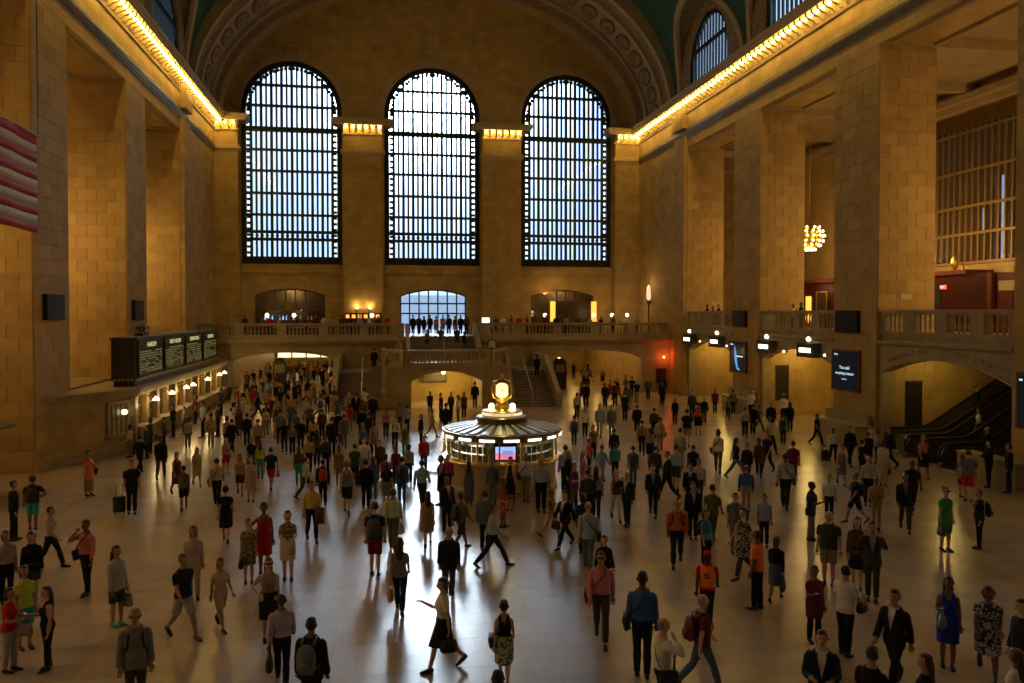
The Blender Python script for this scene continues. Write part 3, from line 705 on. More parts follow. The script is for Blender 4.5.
for k in range(11):
    y0 = 61.0 + k*0.33; z = ZP + (ZB - ZP)*(k+1)/11
    MB().box(2.3, 7.5, y0, 64.7, z - (ZB - ZP)/11, z).build('step', 'step_grey', st)
for x in (2.0, 7.5): MB().prism([(60.7, ZP), (60.7, ZP + 1.0), (61.0, ZP + 1.1), (64.6, ZB + 1.05), (64.6, ZP)], 'YZ', x, x + 0.3).build('upper_string', 'marble_grey', st)
MB().tube([(4.9, 61.0, ZP), (4.9, 61.0, ZP + 1.0), (4.9, 64.4, ZB + 0.95), (4.9, 64.4, ZB)], 0.035, 8).build('handrail', 'brass', st)
nl = thing('ceiling_globe', 'globe lamp under the arch of the middle stair landing', 'lamp', (4.55, 57.5, 2.5))
MB().lathe([(0.14, 0.05), (0.14, -0.06), (0.05, -0.08)], (0, 0, 0), 12).build('rose', 'brass', nl); MB().ball((0, 0, -0.2), 0.15, 12).build('globe', 'lamp_white', nl, True)
lamp('light', nl, (0, 0, -0.45), 230, (1.0, 0.68, 0.22), 0.15)
sg = thing('hanging_sign', 'dark green sign hanging in the arch under the stair landing', 'sign', (4.1, 59.6, 1.72))
MB().box(-0.8, 0.8, -0.05, 0.05, -0.25, 0.25).build('panel', 'board_green', sg); MB().tube([(-0.6, 0, 0.25), (-0.6, 0, 0.72)], 0.02, 6).tube([(0.6, 0, 0.25), (0.6, 0, 0.72)], 0.02, 6).build('hanger', 'bronze', sg)

# ---------------------------------------------------------------- side halls behind the openings
HX = 36.0
struct(box('floor_gallery', 'marble_grey', (XR + 0.25, HX, YN, YB, 5.1, 5.5)), 'stone deck of the right gallery behind the piers', 'floor')
struct(box('ceiling_gallery', 'plaster', (XR + DEEP, HX + 0.6, YN, YB, 20.5, 20.9)), 'plaster ceiling of the right gallery', 'ceiling')
m = MB()
for k in range(9): m.box(XR + DEEP + 0.2, HX - 0.2, 8 + k*7.0, 8.5 + k*7.0, 20.0, 20.5)
m.box(HX - 1.0, HX, YN, YB, 19.5, 19.9); m.box(HX - 0.6, HX, YN, YB, 19.1, 19.5)
struct(m.build('trim_gallery', 'plaster'), 'beams and cornice of the gallery ceiling', 'trim')
# outer wall with tall lattice windows between the bays
m = MB(); GW = [(39.2, 48.6), (27.0, 36.4)]
y = YN
for a, b in sorted(GW):
    m.box(HX, HX + 0.6, y, a, 0, 20.5); m.box(HX, HX + 0.6, a, b, 0, 9.6); m.box(HX, HX + 0.6, a, b, 18.9, 20.5); y = b
m.box(HX, HX + 0.6, y, YB, 0, 20.5)
struct(m.build('wall_gallery', 'caen_stone'), 'outer wall of the right gallery', 'wall')
for gi, (a, b) in enumerate(GW):
    gw = struct(empty('window_%d' % (31 + gi)), ['tall bronze lattice window seen through the last right opening', 'tall bronze lattice window nearer along the gallery'][gi], 'window')
    n = 18
    for k in range(n + 1):
        yy = a + (b - a)*k/n; MB().box(HX - 0.1, HX + 0.1, yy - 0.05, yy + 0.05, 9.6, 18.9).build('mullion', 'lattice', gw)
    for z in (9.7, 11.5, 13.2, 15.4, 17.8): MB().box(HX - 0.12, HX + 0.12, a, b, z - 0.08, z + 0.08).build('transom', 'lattice', gw)
    MB().box(HX - 0.2, HX + 0.1, a, b, 18.1, 18.9).build('head_panel', 'bronze', gw)
    pn = MB().box(-0.01, 0.01, 0, (b - a)/n - 0.1, 0, 8.4).mesh('pane', 'lattice_pane')
    for k in range(n): link('pane', pn, gw, (HX, a + (b - a)*k/n + 0.05, 9.65))
m = MB(); y = 20.0                                    # dark backing wall added behind the panes, holes let daylight patches through
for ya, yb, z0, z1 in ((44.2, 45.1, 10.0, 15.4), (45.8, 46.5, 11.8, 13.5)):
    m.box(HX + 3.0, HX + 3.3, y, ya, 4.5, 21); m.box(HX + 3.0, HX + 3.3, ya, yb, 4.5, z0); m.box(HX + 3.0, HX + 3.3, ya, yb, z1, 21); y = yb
m.box(HX + 3.0, HX + 3.3, y, 58, 4.5, 21); struct(m.build('wall_backing', 'dark_wood'), 'added dark wall behind the lattice windows with holes for daylight patches', 'wall')
for a, b, nm in ((YN - 0.3, YN, 'near'), (YB, YB + 0.3, 'far')): struct(box('wall_gallery_' + nm, 'caen_stone', (XR + DEEP, HX + 0.6, a, b, 0, 20.5)), f'{nm} end wall of the right gallery', 'wall')
# left side: shallow closed bays
struct(box('wall_left_back', 'caen_stone', (XL - DEEP - 3.4, XL - DEEP - 3.0, YN, YB, 0, 20.5)), 'rear wall behind the left openings', 'wall')
struct(box('ceiling_left', 'plaster', (XL - DEEP - 3.4, XL - DEEP, YN, YB, 20.0, 20.4)), 'ceiling behind the left openings', 'ceiling')
struct(box('floor_left_gallery', 'marble_grey', (XL - DEEP - 3.0, XL - 0.6, 39.2, 59.4, 2.7, 3.0)), 'flat roof deck behind the ticket windows', 'floor')
def chandelier(loc, drop, power, label):
    c = thing('chandelier', label, 'chandelier', loc)
    MB().tube([(0, 0, 1.0), (0, 0, drop)], 0.03, 6).build('chain', 'brass', c)
    MB().lathe([(0.02, 1.05), (0.25, 0.95), (0.55, 0.75), (0.80, 0.45), (0.9, 0.1), (0.8, -0.4), (0.5, -0.8), (0.2, -0.98), (0.02, -1.0)], (0, 0, 0), 18).build('body', 'gold', c, True)
    bm = MB().ball((0, 0, 0), 0.085, 8).mesh('bulb', 'chandelier_bulb', True)
    for i, (zz, rr, n) in enumerate(((0.72, 0.72, 8), (0.42, 0.95, 12), (0.08, 1.05, 14), (-0.3, 0.98, 12), (-0.62, 0.78, 10), (-0.92, 0.42, 6))):
        for k in range(n):
            a = 2*PI*(k + 0.5*(i % 2))/n; link('bulb', bm, c, (rr*math.cos(a), rr*math.sin(a), zz))
    lamp('light', c, (0, 0, -1.3), power, (1.0, 0.60, 0.20), 0.7)
    return c
# ---------------------------------------------------------------- right side: parapets, track gates, escalator bay
for bi, (y0, y1) in enumerate(BAYS):
    if bi < 2: 
        struct(box('wall_right', 'caen_stone', (XR + 0.2, XR + 0.8, y0, y1, 0, 5.5)), 'low wall under the gallery near the camera, ' + ['first', 'second'][bi], 'wall'); continue
    nm = ['nearest', 'escalator', 'middle', 'far'][bi - 2]
    yc, r = (y0 + y1)/2, (y1 - y0)/2 - 0.25
    m = MB(); m.box(XR + 0.15, XR + 0.75, y0, y0 + 0.25, 0, 5.1); m.box(XR + 0.15, XR + 0.75, y1 - 0.25, y1, 0, 5.1)
    for i in range(20):
        t0, t1 = -1 + i/10, -1 + (i+1)/10
        g = lambda t: (yc + r*t, 3.75 + 0.75*(1 - t*t))
        m.prism([g(t0), g(t1), (g(t1)[0], 5.1), (g(t0)[0], 5.1)], 'YZ', XR + 0.15, XR + 0.75)
    wl = struct(m.build('wall_right', 'marble_grey'), f'arched stone spandrel under the {nm} gallery parapet', 'wall')
    m = MB(); prof = [(0.15, 5.0), (0.05, 5.02), (-0.02, 5.08), (-0.12, 5.14), (-0.12, 5.25), (0.15, 5.3)]
    m.prism([(XR + a, z) for a, z in prof], 'XZ', y0, y1); m.build('string_course', 'marble_grey', wl)
    m = MB()
    for i in range(20):
        t0, t1 = -1 + i/10, -1 + (i+1)/10
        g = lambda t, e: (yc + (r + e)*t, 3.75 + (0.75 + e)*(1 - t*t))
        m.prism([g(t0, 0), g(t1, 0), g(t1, 0.22), g(t0, 0.22)], 'YZ', XR + 0.08, XR + 0.15)
    m.build('arch_moulding', 'marble_grey', wl)
    rl = tag(empty('balustrade'), f'stone balustrade of the right gallery above the {nm} bay', 'balustrade'); railing(rl, (XR + 0.35, y0 + 0.02), (XR + 0.35, y1 - 0.02), 5.5, 1.25, 2.1)
    # room behind
    xb = 29.0 if bi != 3 else HX - 0.2
    rm = struct(empty('wall_recess'), f'lit recess behind the {nm} right arch', 'wall')
    MB().box(XR + DEEP, xb, y1, y1 + 0.3, 0, 5.1).build('side_wall', 'passage_stone', rm)
    MB().box(XR + DEEP, xb, y0 - 0.3, y0, 0, 5.1).build('side_wall', 'passage_stone', rm)
    if bi != 3:
        m = MB(); dc, dr = yc - 0.3, 1.5                     # back wall with an arched doorway to the platforms
        m.box(xb, xb + 0.4, y0 - 0.3, dc - dr, 0, 5.1); m.box(xb, xb + 0.4, dc + dr, y1 + 0.3, 0, 5.1)
        for i in range(12):
            t0, t1 = -1 + i/6, -1 + (i+1)/6
            g = lambda t: (dc + dr*t, 2.6 + 0.8*math.sqrt(max(0, 1 - t*t)))
            m.prism([g(t0), g(t1), (g(t1)[0], 5.1), (g(t0)[0], 5.1)], 'YZ', xb, xb + 0.4)
        m.build('end_wall', 'passage_stone', rm)
        m = MB()
        for i in range(12):                                # hood over the doorway
            t0, t1 = -1 + i/6, -1 + (i+1)/6
            g = lambda t, e: (dc + (dr + 0.1)*t, 2.65 + (0.85 + e)*math.sqrt(max(0, 1 - t*t)))
            m.prism([g(t0, 0), g(t1, 0), g(t1, 0.25), g(t0, 0.25)], 'YZ', xb - 0.9, xb)
        m.build('door_hood', 'passage_stone', rm)
        dd = struct(empty('door_%d' % bi, (xb + 0.2, dc, 0)), f'dark bronze platform doors in the {nm} right recess', 'door')
        for s in (-1, 1):
            MB().box(-0.05, 0.05, s*0.04, s*1.45, 0, 2.6).build('leaf', 'door_dark', dd)
            MB().box(-0.07, 0.07, s*0.3, s*1.2, 1.2, 2.4).build('glass_panel', 'black_plastic', dd)
        MB().box(-0.05, 0.05, -1.45, 1.45, 2.6, 3.4).build('transom_panel', 'door_dark', dd)
        for k, yy in enumerate((y0 + 2.1, y1 - 1.6)):
            lm = thing('ceiling_globe', f'globe lamp inside the {nm} track gate recess, ' + ['near', 'far'][k] + ' one', 'lamp', (26.6, yy, 5.1))
            MB().lathe([(0.14, 0), (0.14, -0.06), (0.05, -0.08)], (0, 0, 0), 12).build('rose', 'brass', lm); MB().ball((0, 0, -0.22), 0.16, 12).build('globe', 'lamp_white', lm, True)
            lamp('light', lm, (0, 0, -0.6), 110, (1.0, 0.66, 0.16), 0.2)
    else:
        lm = thing('ceiling_globe', 'globe lamp above the escalator landing', 'lamp', (26.4, y1 - 2.0, 5.1))
        MB().lathe([(0.14, 0), (0.14, -0.06), (0.05, -0.08)], (0, 0, 0), 12).build('rose', 'brass', lm); MB().ball((0, 0, -0.22), 0.16, 12).build('globe', 'lamp_white', lm, True)
        lamp('light', lm, (0, 0, -0.6), 70, (1.0, 0.66, 0.16), 0.2)
    if bi in (3, 4):
        pp = thing('poster_panel', f'tall dark panel on the side wall of the {nm} right recess', 'panel', (26.0 if bi == 3 else 25.6, y1 - 0.0, 2.1))
        MB().box(-0.42, 0.42, -0.09, -0.03, -1.1, 1.1).build('board', 'poster_dark', pp); MB().box(-0.47, 0.47, -0.06, -0.03, -1.15, 1.15).build('frame', 'bronze', pp)
# track gate sign boxes with a globe on top
for i, (yy, zz) in enumerate(((58.6, 4.9), (53.5, 4.9), (46.1, 4.85), (41.2, 4.85))):
    s = thing('gate_sign', ['lit track gate sign with a globe on top, ' + q for q in ('farthest of four', 'second farthest of four', 'third farthest of four', 'nearest of four')][i], 'sign', (XR - 0.12, yy, zz - 0.35), 0, 'track gate signs')
    MB().box(-0.25, 0.2, -0.85, 0.85, -0.4, 0.4).build('case', 'board_green', s)
    MB().box(-0.27, -0.25, -0.6, 0.6, -0.13, 0.13).build('lit_panel', 'panel_white', s)
    m = MB(); m.box(-0.28, -0.25, -0.85, 0.85, 0.3, 0.4); m.box(-0.28, -0.25, -0.85, 0.85, -0.4, -0.3); m.box(-0.28, -0.25, -0.85, -0.72, -0.4, 0.4); m.box(-0.28, -0.25, 0.72, 0.85, -0.4, 0.4); m.build('rim', 'bronze', s)
    MB().tube([(-0.02, 0, 0.4), (-0.02, 0, 0.5)], 0.07, 8).build('globe_holder', 'brass', s)
    MB().ball((-0.02, 0, 0.62), 0.14, 12).build('globe', 'lamp_white', s, True)
for i, (yy, zz) in enumerate(((56.6, 4.75), (51.9, 4.6), (44.0, 4.6), (39.6, 4.6))):
    s = thing('spot_lamp', ['small white spot lamp beside the gate signs, ' + q for q in ('farthest', 'second farthest', 'second nearest', 'nearest')][i], 'lamp', (XR + 0.15, yy, zz - 0.3))
    MB().tube([(0, 0, 0), (-0.22, 0, 0)], 0.05, 8).build('arm', 'bronze', s); MB().ball((-0.27, 0, 0), 0.07, 10).build('bulb', 'lamp_white', s, True)
# advertising screens, vents on the piers
def screen(name, label, x, y, z, w_, h_, sx):
    s = thing(name, label, 'screen', (x, y, z))
    MB().box(-0.02*sx, -0.16*sx, -w_/2, w_/2, -h_/2, h_/2).build('case', 'bronze', s)
    MB().box(-0.16*sx, -0.175*sx, -w_/2 + 0.1, w_/2 - 0.1, -h_/2 + 0.08, h_/2 - 0.08).build('display', 'screen_black', s)
    return s
RX = (R(90), 0, R(-90))
s1 = screen('advert_screen', 'dark lit advertising screen with white words on the second right pier', XR - 0.03, 37.6, 3.62, 2.45, 2.15, 1)
text_mesh('You said', 0.26, 'screen_text', 'lettering', s1, (-0.18, 0.0, 0.14), RX); text_mesh('everything is limited', 0.2, 'screen_text', 'lettering', s1, (-0.18, 0.0, -0.16), RX)
text_mesh('Sprint', 0.14, 'screen_text', 'lettering', s1, (-0.18, 0.75, 0.82), RX); text_mesh('sprint.com', 0.1, 'screen_text', 'lettering', s1, (-0.18, 0.0, -0.45), RX)
s2 = screen('advert_screen', 'advertising screen with a slim blue phone on the farther right pier', XR - 0.03, 50.1, 3.62, 2.45, 2.15, 1)
m = MB(); m.tube([(-0.18, 0.35, 0.75), (-0.18, 0.25, 0.2), (-0.18, 0.15, -0.3), (-0.18, -0.05, -0.75), (-0.18, -0.4, -0.85)], [(0.02, 0.02), (0.02, 0.16), (0.02, 0.18), (0.02, 0.12), (0.02, 0.05)], 8); m.build('picture', 'screen_blue', s2)
MB().box(-0.19, -0.175, -0.85, 0.3, 0.02, 0.10).build('picture', 'screen_text', s2); MB().box(-0.19, -0.175, 0.6, 1.0, 0.8, 0.88).build('lettering', 'screen_text', s2)
s3 = screen('advert_screen', 'dark advertising screen on the nearest right pier at the frame edge', XR - 0.03, 25.3, 3.3, 2.2, 2.15, 1)
MB().box(-0.19, -0.175, 0.75, 0.9, 0.75, 0.82).build('lettering', 'screen_text', s3)
def vent(label, sx, y, z, w_, h_):
    x = XR if sx > 0 else XL
    s = thing('loudspeaker', label, 'loudspeaker', (x - 0.02*sx, y, z))
    MB().box(-0.02*sx, -0.2*sx, -w_/2, w_/2, -h_/2, h_/2).build('cabinet', 'speaker_black', s)
    m = MB()
    for k in range(9): zz = -h_/2 + 0.08 + k*(h_ - 0.16)/8; m.box(-0.2*sx, -0.225*sx, -w_/2 + 0.05, w_/2 - 0.05, zz - 0.02, zz + 0.02)
    m.build('grille', 'black_plastic', s)
vent('square black loudspeaker on the second right pier', 1, 37.5, 6.15, 2.0, 1.15)
vent('square black loudspeaker on the farther right pier', 1, 49.9, 6.2, 1.9, 1.1)
vent('square black loudspeaker on the nearest left pier', -1, 36.9, 6.85, 1.9, 1.1)
vent('narrow black loudspeaker on the second left pier', -1, 48.9, 6.75, 1.8, 1.15)
pq = thing('wall_plaque', 'small grey plaque on the reveal above the escalator bay', 'plaque', (25.5, 35.16, 7.4)); MB().box(-0.3, 0.3, -0.05, 0.0, -0.14, 0.14).build('plate', 'steel', pq); MB().box(-0.25, 0.25, -0.06, -0.05, -0.09, 0.09).build('face', 'flag_white', pq)
# inscriptions cut over the escalator arch
w3 = [o for o in bpy.data.objects if o.get('label', '').startswith('arched stone spandrel under the escalator')][0]
def arc_text(txt, ya, yb, parent):
    n = len(txt)
    for k, ch in enumerate(txt):
        if ch == ' ': continue
        y = ya + (yb - ya)*(k + 0.5)/n; t = (y - 30.95)/4.0
        z = 3.97 + 0.75*(1 - t*t) ; sl = 0
        text_mesh(ch, 0.27, 'letter_dark', 'letter', parent, (XR + 0.145, y, z + 0.16), (R(90), -sl if False else 0, R(-90)), depth=0.006)
arc_text('VANDERBILT AVE', 34.6, 31.8, w3); arc_text('45TH STREET', 30.1, 27.7, w3)
# marble counters along the right piers
for i, (ya, yb, xa) in enumerate(((35.3, 38.9, 22.9), (47.4, 51.0, 23.0))):
    c = thing('counter', ['long marble counter against the second right pier', 'marble counter against the farther right pier'][i], 'counter', (xa, (ya + yb)/2, 0))
    h = (yb - ya)/2; MB().box(0.1, 0.83, -h + 0.1, h - 0.1, 0, 0.98).build('front', 'marble_grey', c)
    MB().box(0, 0.83, -h, h, 0.98, 1.06).build('top', 'marble_polished', c)
    MB().box(0.07, 0.83, -h + 0.07, h - 0.07, 0, 0.12).build('kick_plate', 'marble_grey', c)
    MB().box(0.62, 0.83, -h, h, 1.06, 1.55).build('splash_back', 'marble_grey', c)
# escalators rising through the arch
def escalator(label, y, w_, x0):
    e = thing('escalator', label, 'escalator', (x0, y, 0))
    sl = math.tan(R(30)); rise = 4.6; run = rise/sl
    for s in (-1, 1):
        yy = s*(w_/2 + 0.12)
        prof = [(-1.0, 0), (-1.0, 0.22), (1.0, 0.30), (1.4, 0.42), (1.4 + run, 0.42 + rise), (1.4 + run, rise - 0.5), (1.6, 0.0)]
        MB().prism(prof, 'XZ', yy - 0.14, yy + 0.14).build('skirt', 'steel_dark', e)
        prof = [(-0.7, 0.22), (-0.95, 0.55), (-0.7, 0.98), (1.0, 1.0), (1.4, 1.12), (1.4 + run, 1.12 + rise), (1.4 + run, 0.42 + rise), (1.4, 0.42), (1.0, 0.30)]
        MB().prism(prof, 'XZ', yy - 0.03, yy + 0.03).build('balustrade_panel', 'steel_dark', e)
        MB().tube([(-0.7, yy, 0.25), (-0.98, yy, 0.4), (-1.02, yy, 0.65), (-0.9, yy, 0.9), (-0.65, yy, 1.02), (1.0, yy, 1.04), (1.4, yy, 1.16), (1.4 + run, yy, 1.16 + rise)], 0.055, 8).build('handrail', 'rubber', e, True)
        MB().tube([(-0.65, yy, 0.96), (1.0, yy, 0.98), (1.4, yy, 1.1), (1.4 + run, yy, 1.1 + rise)], 0.028, 6).build('handrail_trim', 'steel', e, True)
    st_ = MB().box(0, 0.4, -w_/2, w_/2, -0.23, 0.0).mesh('escalator_step', 'steel_dark')
    MB().box(-1.0, 1.3, -w_/2, w_/2, 0, 0.06).build('landing_plate', 'steel', e)
    k = 0
    while 1.3 + k*0.4 < 1.4 + run: link('escalator_step', st_, e, (1.3 + k*0.4, 0, 0.06 + k*0.4*sl + 0.1)); k += 1
    MB().box(1.2, 1.3, -w_/2, w_/2, 0, 0.16).build('escalator_step', 'steel_dark', e)
    return e
escalator('farthest dark escalator rising through the right arch', 34.2, 0.9, 25.2)
escalator('middle escalator rising through the right arch', 31.9, 0.9, 24.6)
escalator('nearest escalator at the right arch', 29.4, 0.9, 24.4)
bo = thing('steel_barrel', 'polished steel drum at the foot of the middle escalator', 'barrier', (24.6, 33.05, 0)); MB().tube([(-0.7, 0, 0.55), (0.9, 0, 0.55)], 0.42, 18).build('drum', 'steel', bo, True); MB().tube([(0.9, 0, 0.55), (1.0, 0, 0.55)], 0.44, 18).build('end_cap', 'steel_dark', bo); MB().tube([(-0.8, 0, 0.55), (-0.7, 0, 0.55)], 0.44, 18).build('end_cap', 'steel_dark', bo); MB().box(-0.5, 0.7, -0.3, 0.3, 0, 0.25).build('base', 'steel_dark', bo)
bl = thing('low_wall', 'low stone block where the officers lean', 'wall block', (23.2, 27.2, 0)); MB().box(-0.05, 0.6, -1.6, 1.4, 0, 0.95).build('block', 'marble_grey', bl); MB().box(-0.1, 0.65, -1.65, 1.45, 0.95, 1.02).build('coping', 'marble_grey', bl)

# restaurant fronts on the gallery
def shopfront(label, y0, y1, x, z1):
    s = thing('restaurant', label, 'shop front', (x, (y0 + y1)/2, 5.5)); h = (y1 - y0)/2; zt = z1 - 5.5
    MB().box(0, 1.6, -h, h, 0, zt - 0.4).build('wood_wall', 'red_wood', s)
    MB().box(-0.15, 1.7, -h - 0.1, h + 0.1, zt - 0.4, zt - 0.15).build('cornice', 'red_wood', s)
    n = int(2*h/0.32); m = MB().prism([(-0.1, zt - 0.15), (-0.02, zt + 0.22), (0.06, zt - 0.15)], 'YZ', -0.18, -0.05)
    for k in range(n): link('gold_crest', m.mesh('gold_crest', 'gold') if k == 0 else last_crest, s, (0, -h + 0.2 + k*0.32, 0)); last_crest = s.children[-1].data if k == 0 else last_crest
    return s
sf = shopfront('dark red restaurant front with gold cresting under the lattice window', 41.4, 46.2, 34.0, 9.3)
MB().box(-0.05, 0.0, -0.2, 1.2, 0.2, 2.9).build('doorway', 'black_plastic', sf); MB().box(-0.06, 0.0, 1.4, 2.4, 0.8, 2.9).build('display_case', 'poster_dark', sf)
MB().box(-0.08, -0.06, 1.34, 1.46, 0.75, 2.95).box(-0.08, -0.06, 2.34, 2.46, 0.75, 2.95).box(-0.08, -0.06, 1.34, 2.46, 2.83, 2.95).build('lit_frame', 'lamp_soft', sf)
MB().ball((-0.1, -1.5, 4.1), 0.22, 10, sz=0.45).build('gold_finial', 'gold', sf, True); ex = MB().box(-0.12, -0.02, -0.75, -0.3, 2.55, 2.8).build('exit_sign', 'red_sign', sf)
text_mesh('EXIT', 0.2, 'screen_text', 'lettering', sf, (-0.125, -0.52, 2.67), RX)
rb = thing('wood_screen', 'panelled dark red wall beside the lattice window', 'screen', (34.2, 37.6, 5.5)); MB().box(0, 0.3, -1.7, 1.75, 0, 3.3).build('board', 'red_wood', rb)
for k in range(3): MB().box(-0.04, 0.0, -1.5 + k*1.05, -0.6 + k*1.05, 0.2, 2.2).build('raised_panel', 'red_wood', rb)
MB().box(-0.02, 0.0, -1.6, 1.6, 2.35, 2.9).build('beige_panel', 'moulding', rb)
sf2 = shopfront('red restaurant front with glowing lamps behind the middle right opening', 53.0, 58.2, 33.0, 9.3)
MB().box(-0.08, -0.02, 1.0, 1.7, 0.3, 2.4).build('lit_figure', 'orange_glow', sf2); MB().box(-0.05, 0.0, -1.2, 0.2, 0.5, 2.7).build('framed_picture', 'poster_dark', sf2)
MB().box(-0.07, -0.05, -1.28, -1.14, 0.45, 2.75).box(-0.07, -0.05, 0.14, 0.28, 0.45, 2.75).box(-0.07, -0.05, -1.28, 0.28, 2.65, 2.75).build('picture_frame', 'gold', sf2)
lamp('light', sf, (-1.3, 0.5, 4.5), 55, (1, 0.6, 0.25), 0.2); lamp('light', sf2, (-1.2, 0.3, 3.0), 25, (1, 0.6, 0.25), 0.2)  # first light added above the cresting to brighten its gold, no fixture
GCH = []
for i, (x, y, p) in enumerate(((31.4, 54.2, 2600), (31.4, 43.1, 2600), (31.4, 31.0, 2600), (31.4, 18.8, 3400), (31.4, 6.6, 3400))):  # nearest one stands out of view, added for warm light on the crowd
    chandelier((x, y, 12.2), 8.32, p*0.30, 'gilded globe chandelier of bare bulbs in the right gallery, ' + ['farthest', 'second farthest', 'middle', 'second nearest', 'nearest'][i] + ' one')
for i, (x, y, p) in enumerate(((-18.2, 56.3, 750), (-18.2, 43.1, 750), (-18.2, 31.0, 750), (-18.2, 18.8, 1300), (-18.2, 6.6, 1300))):  # last two, out of view, added to light people from the camera side
    chandelier((x, y, 12.2), 7.8, p*0.62, 'gilded globe chandelier behind the left openings, ' + ['farthest', 'second farthest', 'middle', 'second nearest', 'nearest'][i] + ' one')

# ---------------------------------------------------------------- round information booth with the four faced clock
BC = on_z(502, 427.5, 2.2); bx_, by_ = BC.x, BC.y
bt = thing('information_booth', 'round brass information booth with a four faced clock on top', 'kiosk', (bx_, by_, 0))
MB().lathe([(2.12, 0), (2.12, 0.14), (2.05, 0.2), (2.05, 1.05), (2.12, 1.1)], (0, 0, 0), 48).build('counter_wall', 'marble_polished', bt)
MB().lathe([(1.7, 1.1), (2.3, 1.1), (2.32, 1.14), (2.3, 1.18), (1.7, 1.18)], (0, 0, 0), 48).build('counter_top', 'brass', bt, False)
for k in range(16):
    a = 2*PI*(k + 0.5)/16
    MB().tube([(2.08*math.cos(a), 2.08*math.sin(a), 1.18), (2.08*math.cos(a), 2.08*math.sin(a), 2.02)], 0.035, 8).build('post', 'brass', bt)
    a0, a1 = a + 0.03, a + 2*PI/16 - 0.03
    m = MB(); m.lathe([(2.07, 1.2), (2.08, 1.2), (2.08, 2.0), (2.07, 2.0)], (0, 0, 0), 3, a0=a0, a1=a1); m.build('glass_pane', 'clear_glass', bt)
    ac = a + PI/16
    m = MB().lathe([(2.275, 1.99), (2.29, 1.99), (2.29, 2.075), (2.275, 2.075)], (0, 0, 0), 4, a0=ac - 0.125, a1=ac + 0.125); m.build('light_panel', 'panel_white', bt)
MB().lathe([(1.95, 1.96), (2.27, 1.96), (2.27, 2.12), (2.3, 2.14), (2.3, 2.2), (2.2, 2.22), (1.95, 2.1)], (0, 0, 0), 48).build('canopy_rim', 'bronze', bt)
MB().lathe([(2.2, 2.2), (0.9, 2.42), (0.9, 2.3), (2.2, 2.05)], (0, 0, 0), 48).build('canopy_roof', 'roof_dark', bt)
for k in range(28):
    a = 2*PI*k/28; ca, sa = math.cos(a), math.sin(a); h0, h1 = 0.055, 0.13
    m = MB(); vs = []
    for r_, z_, h_ in ((0.92, 2.43, h0), (2.18, 2.215, h1)):
        for s in (-1, 1):
            for dz in (0, 0.05): vs.append((r_*ca - s*h_*sa, r_*sa + s*h_*ca, z_ + dz - 0.02))
    m.add(vs, [(0, 2, 3, 1), (4, 5, 7, 6), (0, 1, 5, 4), (2, 6, 7, 3), (1, 3, 7, 5), (0, 4, 6, 2)]); m.build('roof_slat', 'roof_slat', bt)
MB().lathe([(1.02, 2.36), (1.02, 2.44), (0.96, 2.46), (0.96, 2.62), (1.0, 2.64), (0.9, 2.68), (0.74, 2.7)], (0, 0, 0), 32).build('clock_base', 'bronze', bt)
MB().lathe([(0.76, 2.68), (0.76, 2.86), (0.72, 2.88), (0.5, 2.9)], (0, 0, 0), 32).build('sign_drum', 'gold', bt)
fa = math.atan2(-by_, -bx_)
MB().lathe([(0.765, 2.72), (0.775, 2.72), (0.775, 2.82), (0.765, 2.82)], (0, 0, 0), 28).build('lit_band', 'band_glow', bt)
for k, ch in enumerate('INFORMATION'):
    a = fa + (k - 5)*0.105
    text_mesh(ch, 0.11, 'board_face', 'letter', bt, (0.782*math.cos(a), 0.782*math.sin(a), 2.77), (R(90), 0, a + PI/2), depth=0.002)
MB().lathe([(0.5, 2.88), (0.46, 2.95), (0.3, 3.02), (0.24, 3.12), (0.17, 3.2), (0.22, 3.26), (0.26, 3.3), (0.2, 3.34), (0.12, 3.36)], (0, 0, 0), 24).build('pedestal', 'brass', bt, True)
for k in range(4):
    a = fa + PI/4 + k*PI/2
    MB().ball((0.58*math.cos(a), 0.58*math.sin(a), 2.98), 0.115, 12).build('globe_lamp', 'lamp_white', bt, True)
    MB().tube([(0.58*math.cos(a), 0.58*math.sin(a), 2.86), (0.58*math.cos(a), 0.58*math.sin(a), 2.9)], 0.05, 8).build('lamp_holder', 'brass', bt)
CZ = 3.66
ck = MB(); ck.ball((0, 0, CZ), 0.30, 20); ck.build('clock_body', 'brass', bt, True)
for k in range(4):
    a = fa + k*PI/2; ca, sa = math.cos(a), math.sin(a)
    o = MB().lathe([(0.01, 0.045), (0.27, 0.045), (0.31, 0.0)], (0, 0, 0), 28).build('clock_face', 'clock_face', bt, False, (0.27*ca, 0.27*sa, CZ)); o.rotation_euler = (0, R(90), a)
    o = MB().lathe([(0.29, -0.02), (0.29, 0.06), (0.33, 0.06), (0.36, 0.0), (0.36, -0.04)], (0, 0, 0), 28).build('clock_bezel', 'brass', bt, False, (0.27*ca, 0.27*sa, CZ)); o.rotation_euler = (0, R(90), a)
    m = MB(); m.box(0.0, 0.012, -0.012, 0.012, -0.03, 0.2); m.add([(0.006, -0.012, 0), (0.006, 0.11, -0.1), (0.006, 0.125, -0.09), (0.006, 0.012, 0.02)], [(0, 1, 2, 3)])
    o = m.build('clock_hands', 'black_plastic', bt, False, (0.325*ca, 0.325*sa, CZ)); o.rotation_euler = (0, 0, a)
    q = a + PI/4                                       # arched brass straps between the faces
    MB().tube([(0.1*math.cos(q), 0.1*math.sin(q), CZ - 0.4), (0.46*math.cos(q), 0.46*math.sin(q), CZ - 0.27), (0.58*math.cos(q), 0.58*math.sin(q), CZ), (0.46*math.cos(q), 0.46*math.sin(q), CZ + 0.27), (0.1*math.cos(q), 0.1*math.sin(q), CZ + 0.40)], 0.035, 8).build('strap', 'brass', bt, True)
